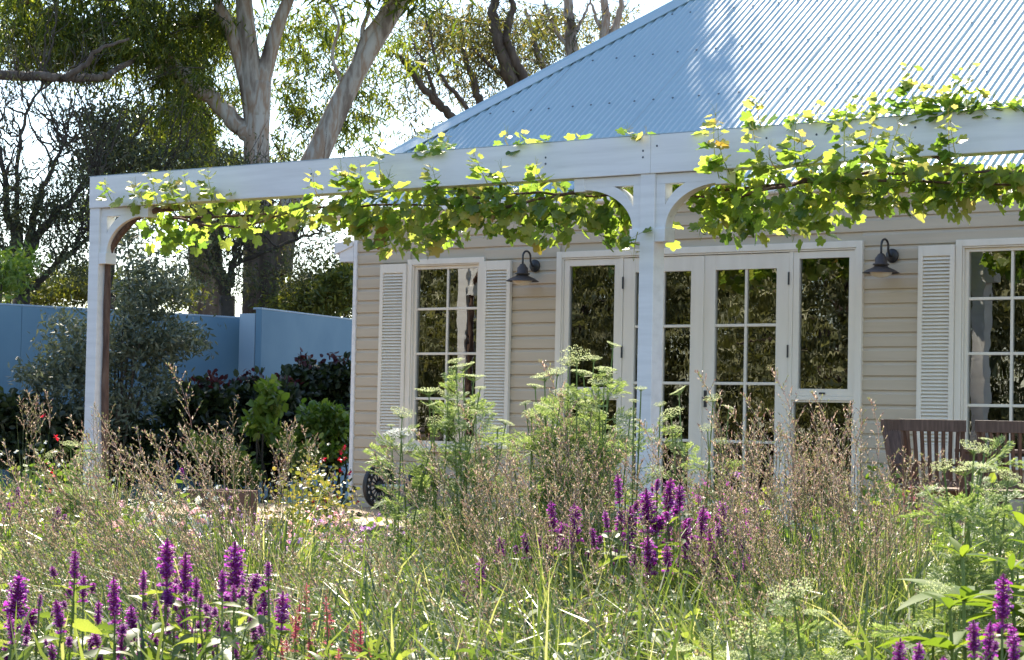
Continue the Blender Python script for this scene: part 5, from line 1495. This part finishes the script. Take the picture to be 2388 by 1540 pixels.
# ---------------- white umbels with ferny leaves
UMB = []
def umbel_mesh(k, mat):
    m_ = MB(); T, D_, S_ = [], [], []
    nr_ = 26
    for i in range(nr_):
        r = math.sqrt((i + .5) / nr_); a = i * 2.4
        e = np.array([math.cos(a) * r, math.sin(a) * r, .42 - .16 * r * r * (1 if k % 2 else -.6)]) * 1.0
        m_.tube([(0, 0, 0), e * [.55, .55, .5], e], [.016, .011, .009], 3, cap=False)
        n = 16
        u = rdir(n, -.1, 1); u = u * .15
        T.append(e + u * [1, 1, .5]); D_.append(u * [1, 1, 1.2] + [0, 0, .15]); S_.append(rng.uniform(.05, .10, n))
    for i in range(9):
        a = i * .7; d = np.array([math.cos(a), math.sin(a), -.3]); m_.tube([(0, 0, 0), d * .3], [.012, .003], 3, cap=False)
    nt0 = sum(len(f) for f in m_.F)
    m_.inst(SMALL[0] * [2.4, 1, 1], SMALL[1], orient(np.concatenate(D_), rng.uniform(-3, 3, nr_ * 16), np.concatenate(S_)), np.concatenate(T))
    me = m_.mesh('umbel'); me.materials.append(MATS['fern_leaf']); me.materials.append(MATS[mat])
    mi = np.zeros(len(me.polygons), dtype=np.int32); mi[nt0:] = 1; me.polygons.foreach_set('material_index', mi)
    return me
for k in range(4): UMB.append(umbel_mesh(k, 'umbel_flower'))
UMW = umbel_mesh(1, 'umbel_white')
FERN = []
for k in range(4):
    m_ = MB(); T, D_, S_ = [], [], []
    m_.tube([(0, 0, 0), (0, .5, .05), (0, 1, -.1)], [.010, .007, .004], 3, cap=False)
    for i in range(7):
        t = .25 + .12 * i; L = .42 * (1 - t * .55)
        for sx in (-1, 1):
            o_ = np.array([0, t, .05 - .12 * t * t]); d = np.array([sx * .8, .75, rng.normal(0, .2)]); d /= np.linalg.norm(d)
            m_.tube([o_, o_ + d * L], [.005, .003], 3, cap=False)
            for j in range(4):
                q = .3 + .22 * j
                for s2 in (-1, 1):
                    n_ = np.array([-d[1], d[0], 0]); v = d + s2 * n_ * .7 + rng.normal(0, .12, 3)
                    T.append(o_ + d * L * q); D_.append(v); S_.append(.17 * (1 - q * .35) * rng.uniform(.8, 1.2))
            T.append(o_ + d * L * .9); D_.append(d); S_.append(.16)
    m_.inst(SMALL[0] * [.75, 1, 1], SMALL[1], orient(np.array(D_), rng.normal(0, .4, len(T)), np.array(S_)), np.array(T))
    me = m_.mesh('fern_leaf'); me.materials.append(MATS['fern_leaf']); FERN.append(me)


def umbel_plant(ums, D, label, group, white=(), leaf=.17, nl=13, size=1.0):
    """ums: (x,y,width) picture-scale readings of each flower umbel"""
    pts_ = [ad(x_, y_, D + rng.uniform(-.2, .2)) for x_, y_, w in ums]
    c = np.mean(pts_, 0); base = np.array([c[0], c[1], GZ])
    o = empty('umbel_plant', base, label, 'flowering plant', group)
    st = MB()
    for i, (x_, y_, w) in enumerate(ums):
        tip = pts_[i] - base
        foot = np.array([tip[0] * .25, tip[1] * .25, 0]); mid = np.array([tip[0] * .45, tip[1] * .45, tip[2] * .6]) + rng.normal(0, .02, 3)
        P_ = smooth_path([foot, mid, tip], 6)
        st.tube(P_, np.linspace(.0055, .0026, len(P_)), 5, cap=False)
        R_u = w / K * D / F_PX * .5
        v = (P_[-1] - P_[-3]); v /= np.linalg.norm(v); v = v + rng.normal(0, .18, 3) - .25 * AWAY
        u_ = bpy.data.objects.new('umbel', UMW if i in white else UMB[i % 4]); COL.objects.link(u_); u_.parent = o
        Mx = orient(np.array([v]), np.array([rng.uniform(0, 6)]), np.array([R_u]))[0] @ np.array([[1, 0, 0], [0, 0, 1], [0, -1, 0]])
        put(u_, Mx, tip - v / np.linalg.norm(v) * R_u * .3)
        for k in range(nl):
            t = rng.uniform(.45, .95); q = P_[int(t * (len(P_) - 1))]
            a = rng.uniform(0, 6.28); d = np.array([math.cos(a), math.sin(a), rng.uniform(-.1, 1.0)])
            l_ = bpy.data.objects.new('fern_leaf', FERN[int(rng.integers(4))]); COL.objects.link(l_); l_.parent = o
            put(l_, orient(np.array([d]), np.array([rng.normal(0, .5)]), np.array([leaf * (1.15 - .55 * t) * rng.uniform(.7, 1.3)]))[0], q)
    st.build('stem', 'green_stem', o)
    return o


UL = 'tall ferny plant with pale green-white umbels before the shuttered window'
for c_, wh in [([(1080, 858, 60), (1062, 842, 40), (1105, 882, 56), (1120, 905, 26)], ()), ([(1000, 915, 56), (1045, 925, 50), (1010, 945, 30), (1085, 960, 50)], ()), ([(938, 967, 58), (912, 992, 20), (935, 1010, 76), (1020, 985, 48)], (2,)), ([(1060, 1000, 60), (1110, 960, 30), (1160, 1000, 30), (1180, 985, 40)], ())]:
    umbel_plant(c_, 10.4, UL, 'umbel plants before the shuttered window', wh)
for c_ in ([(1345, 832, 70), (1325, 845, 50), (1385, 838, 36), (1410, 862, 50)], [(1430, 806, 36), (1418, 880, 30), (1395, 895, 50), (1360, 870, 60)], [(1270, 880, 60), (1248, 900, 40), (1300, 870, 50), (1310, 915, 40)], [(1240, 968, 44), (1225, 940, 30), (1270, 950, 50), (1330, 920, 60)], [(1290, 960, 50), (1370, 940, 60), (1340, 990, 50), (1400, 960, 40)], [(1250, 1030, 50), (1310, 1050, 50), (1370, 1030, 50), (1190, 1040, 40)]):
    umbel_plant(c_, 9.8, 'tall ferny plant with pale green umbels beside the middle pergola post', 'umbel plants beside the middle post')
for c_ in ([(1495, 908, 30), (1478, 935, 24), (1470, 965, 24)], [(1583, 915, 44), (1565, 965, 60), (1540, 945, 30), (1575, 1000, 40)], [(1663, 932, 40), (1700, 950, 28), (1650, 1000, 36), (1680, 1030, 36)]):
    umbel_plant(c_, 9.4, 'slender ferny plant with small umbels in front of the door leaves', 'umbel plants before the door leaves', leaf=.14, nl=6)
umbel_plant([(2272, 1048, 70), (2300, 1025, 34), (2200, 1090, 60), (2285, 1090, 90)], 6.8, 'ferny plant with broad pale umbels in front of the wooden chairs', 'umbel plants before the chairs')
umbel_plant([(2250, 1100, 70), (2352, 1110, 60), (2392, 1140, 50), (2315, 1160, 70)], 6.6, 'ferny plant with broad pale umbels in front of the wooden chairs', 'umbel plants before the chairs')
for c_ in ([(1850, 1385, 110), (1900, 1430, 60), (1830, 1430, 60)], [(1760, 1490, 120), (1700, 1530, 80), (1660, 1490, 60)], [(1590, 1520, 70), (1640, 1540, 80), (1950, 1530, 80)], [(2180, 1380, 80), (2240, 1420, 60), (2130, 1410, 60)]):
    umbel_plant(c_, 5.6, 'low feathery plant with unopened green umbels at the front of the bed', 'budding umbel plants at the front', leaf=.16, nl=10)
umbel_plant([(165, 1040, 50), (190, 1075, 40), (205, 1110, 40), (120, 1060, 36)], 13.5, 'sunlit pale umbel plant at the foot of the corner post', 'umbel plants at the corner post', leaf=.22, nl=9)
umbel_plant([(230, 1130, 40), (175, 1140, 40), (210, 1160, 40)], 13.2, 'sunlit pale umbel plant at the foot of the corner post', 'umbel plants at the corner post', leaf=.22, nl=9)
umbel_plant([(898, 1108, 20), (930, 1118, 22), (925, 1200, 26)], 12.5, 'small ferny seedling in front of the iron wheel', None, leaf=.10, nl=4)

# ---------------- large-leaved plant at the right
bp = ad(2290, 1420, 5.7); base = np.array([bp[0], bp[1], GZ])
def big_plant(base, stems, label):
    o = empty('large_leaved_plant', base, label, 'leafy plant', 'large-leaved plants at the bed edge')
    BIG = []
    for k in range(3):
        v, f = ovate(10, .15 + .02 * k, .25 + .15 * k, .04, .05)
        me = mesh_from('leaf', v, f); me.materials.append(MATS['big_leaf']); BIG.append(me)
    st = MB()
    for tip in stems:
        tip = tip - base
        P_ = smooth_path([np.array([tip[0] * .3, tip[1] * .3, 0]), tip * [.6, .6, .5], tip], 5)
        st.tube(P_, np.linspace(.007, .004, len(P_)), 6, cap=False)
        for i in range(40):
            t = 1 - (i // 5) * .055
            q = P_[min(len(P_) - 1, int(max(0, t) * (len(P_) - 1)))]
            a = i * 1.2566 + (i // 5) * .6 + rng.normal(0, .15)
            el = 1.0 - .22 * (i // 5) if i >= 5 else 1.7
            d = np.array([math.cos(a), math.sin(a), el * .6])
            L = (.09 if i < 5 else .20) * rng.uniform(.85, 1.15)
            l_ = bpy.data.objects.new('leaf', BIG[int(rng.integers(3))]); COL.objects.link(l_); l_.parent = o
            put(l_, orient(np.array([d]), np.array([rng.normal(0, .25)]), np.array([L]))[0], q)
    st.build('stem', 'green_stem', o)
big_plant(base, [ad(2245, 1300, 5.7), ad(2215, 1420, 5.4)], 'large-leaved plant with broad pointed leaves next to the tallest corner hyssop')
b2 = ad(2420, 1420, 6.0); big_plant(np.array([b2[0], b2[1], GZ]), [ad(2390, 1230, 6.0), ad(2440, 1300, 5.8), ad(2360, 1330, 5.9)], 'large-leaved plant with broad pointed leaves at the bed edge below the chairs')

# ---------------- low flowering mounds and the leafy floor of the bed
def mound(U, V, D, r_, leafm, flowerm, label, group=None, leaf=.045, nl=420, nf=110, fs=.02, cat='flowering plant', tall=0.0):
    p = at(U, V, D); h = p[2] - GZ + r_ * .3
    o = empty('flower_mound' if nf else 'leafy_mound', (p[0], p[1], GZ), label, cat, group)
    lf = MB()
    d = rdir(nl, -.2, 1); rr = (rng.uniform(.35, 1, nl) ** .5)[:, None]
    T = d * rr * [r_, r_, h]
    lf.inst(ROUND[0], ROUND[1], orient(rdir(nl, -.4, .9), rng.uniform(-3, 3, nl), rng.uniform(.6, 1.3, nl) * leaf), T)
    for k in range(14):
        e = T[rng.integers(nl)]; lf.tube([e * [.2, .2, 0], e], [.004, .002], 3, cap=False)
    lf.build('foliage', leafm, o, kind='stuff')
    if nf:
        fl = MB(); d = rdir(nf, .05, 1)
        T = d * [r_, r_, h] * rng.uniform(.93, 1.10, (nf, 1)) + [0, 0, tall]
        for k in range(5):
            a = k * 1.2566
            dd = np.stack([np.cos(a + T[:, 0] * 50), np.sin(a + T[:, 0] * 50) * .6, np.sin(a + T[:, 0] * 50) * .8 * np.sign(T[:, 0] + .001)], 1)
            fl.inst(ROUND[0], ROUND[1], orient(dd, rng.normal(0, .4, nf), rng.uniform(.7, 1.3, nf) * fs), T)
        fl.build('flowers', flowerm, o, kind='stuff')


for (U, V, D) in [(245, 530, 12.6), (330, 540, 12.0), (370, 542, 12.0), (300, 552, 11.2), (260, 550, 11.4), (350, 556, 11.2), (405, 545, 11.8), (390, 558, 11.0), (225, 515, 13.0)]:
    mound(U, V, D, .24, 'hyssop_leaf', 'mauve_flower', 'mauve-flowered low mound in the middle of the bed', 'mauve mounds', nf=130, fs=.016)
for (U, V, D) in [(165, 530, 11.8), (200, 525, 12.0), (130, 525, 12.2), (310, 528, 13.0), (340, 532, 12.8)]:
    mound(U, V, D, .24, 'hyssop_leaf', 'rose_flower', 'pale rose-pink flowered mound among the mauve mounds', 'rose-pink mounds', nf=80, fs=.03)
for (U, V, D) in [(150, 505, 14.8), (180, 503, 14.9), (205, 508, 14.6)]:
    mound(U, V, D, .26, 'lime_leaf', 'white_flower', 'creamy white flowered mound behind the pale rocks', 'white mounds', nf=70, fs=.028)
for (U, V, D) in [(300, 465, 17.5), (325, 470, 17.2), (310, 488, 16.5)]:
    mound(U, V, D, .38, 'amber_leaf', 'white_flower', 'amber-leaved shrub dotted with white flowers beside the house corner', 'amber shrubs by the house corner', .042, 1100, 22, .018)
for (U, V, D) in [(35, 470, 15.5), (10, 480, 15.4), (60, 475, 15.6), (90, 480, 15.2)]:
    mound(U, V, D, .36, 'lime_leaf', 'white_flower', 'leafy plant dotted with white flowers by the corner post', 'white-dotted plants by the corner post', .05, 600, 26, .02)
for (U, V, D) in [(40, 432, 16.2), (62, 436, 16.0), (325, 462, 18.0), (345, 464, 18.0)]:
    mound(U, V, D, .13, 'shade_leaf', 'red_flower', 'plant with small bright red flowers in the shaded border', 'red flowers in the border', .05, 160, 16, .028)
for (U, V, D) in [(707, 488, 10.6), (748, 486, 10.6), (725, 500, 10.4), (690, 505, 10.2), (757, 508, 10.2)]:
    mound(U, V, D, .12, 'hyssop_leaf', 'magenta_flower', 'bright magenta-flowered clump below the french doors', 'magenta clumps below the doors', .07, 200, 46, .026)
mound(740, 470, 10.8, .08, 'hyssop_leaf', 'mauve_flower', 'small violet flower cluster below the right-hand door leaf', None, .06, 90, 22, .024)
for (U, V, D) in [(880, 470, 15.2), (868, 478, 15.0), (895, 480, 15.0)]:
    mound(U, V, D, .26, 'lime_leaf', None, 'yellow-green leafy bush beside the end of the deck table', 'yellow-green bushes by the table', .05, 500, 0)
for (U, V, D) in [(400, 530, 14.0), (430, 525, 14.0), (460, 525, 13.5), (500, 525, 13.0), (540, 520, 12.8), (580, 525, 12.5), (620, 520, 12.5), (660, 515, 12.5), (700, 515, 12.0), (740, 520, 12.0), (790, 510, 12.0), (840, 505, 12.0), (890, 505, 12.0), (940, 510, 11.5), (985, 505, 11.0), (1020, 520, 10.5), (110, 510, 13.0), (60, 505, 13.5), (20, 505, 13.2), (85, 530, 12.0), (40, 530, 11.8)]:
    mound(U, V, D, .42, 'lime_leaf', None, 'fresh green leafy mound filling the middle of the bed', 'green mounds filling the bed', .06, 560, 0)

# ground cover: uncountable small leaves and blades under the taller plants
N = 10000
D_ = rng.uniform(4.6, 13.5, N) ** 1.0; U_ = rng.uniform(-40, 1064, N)
Vv = np.interp(D_, [4.6, 6, 8, 10, 13.5], [720, 655, 590, 545, 515]) + rng.exponential(40, N)
s_ = F_PX / D_
P_ = CAM_POS + D_[:, None] * (_d + _r * ((U_ - 512) / F_PX)[:, None] - _u * ((Vv - 330) / F_PX)[:, None])
P_ = P_[P_[:, 2] > GZ + .05]
dd = rdir(len(P_), -.3, .8)
gc = MB()
h_ = len(P_) // 2
gc.inst(OV_HYS[0], OV_HYS[1], orient(dd[:h_], rng.normal(0, .6, h_), rng.uniform(.03, .075, h_)), P_[:h_])
gc.build('ground_cover', 'hyssop_leaf', label='green leafy ground cover between the flowering plants', cat='ground cover', kind='stuff')
gb = MB()
LB = (np.array([(-.018, 0, 0), (.018, 0, 0), (-.016, .5, .06), (.016, .5, .06), (0, 1, -.12)]), [np.array([(0, 1, 3, 2)]), np.array([(2, 3, 4)])])
q = P_[h_:]
dq = rdir(len(q), .0, .9) * [1, 1, 1.2] + LEFT * .35
gb.inst(LB[0], LB[1], orient(dq, rng.normal(0, .8, len(q)), rng.uniform(.12, .32, len(q))), q - [0, 0, .06])
gb.build('ground_cover', 'grass_blade', label='loose arching grass blades between the flowering plants', cat='ground cover', kind='stuff')


# ------------------------------------------------------------------ put each thing's origin at its base
def rebase(o, b_):
    b_ = Vector((float(b_[0]), float(b_[1]), float(b_[2])))
    for ch in o.children: ch.location = ch.location - b_
    o.location = b_


for o in list(COL.objects):
    if o.parent is None and o.type == 'EMPTY' and o.location.length < 1e-6 and len(o.children):
        mn = None; low = None
        for ch in o.children:
            if ch.type != 'MESH': continue
            co = np.empty(len(ch.data.vertices) * 3, dtype=np.float32); ch.data.vertices.foreach_get('co', co); co = co.reshape(-1, 3)
            i = int(np.argmin(co[:, 2])); z = co[i][2] + ch.location[2]
            if low is None or z < low: low = z; mn = co[i] + np.array(ch.location)
        rebase(o, mn)
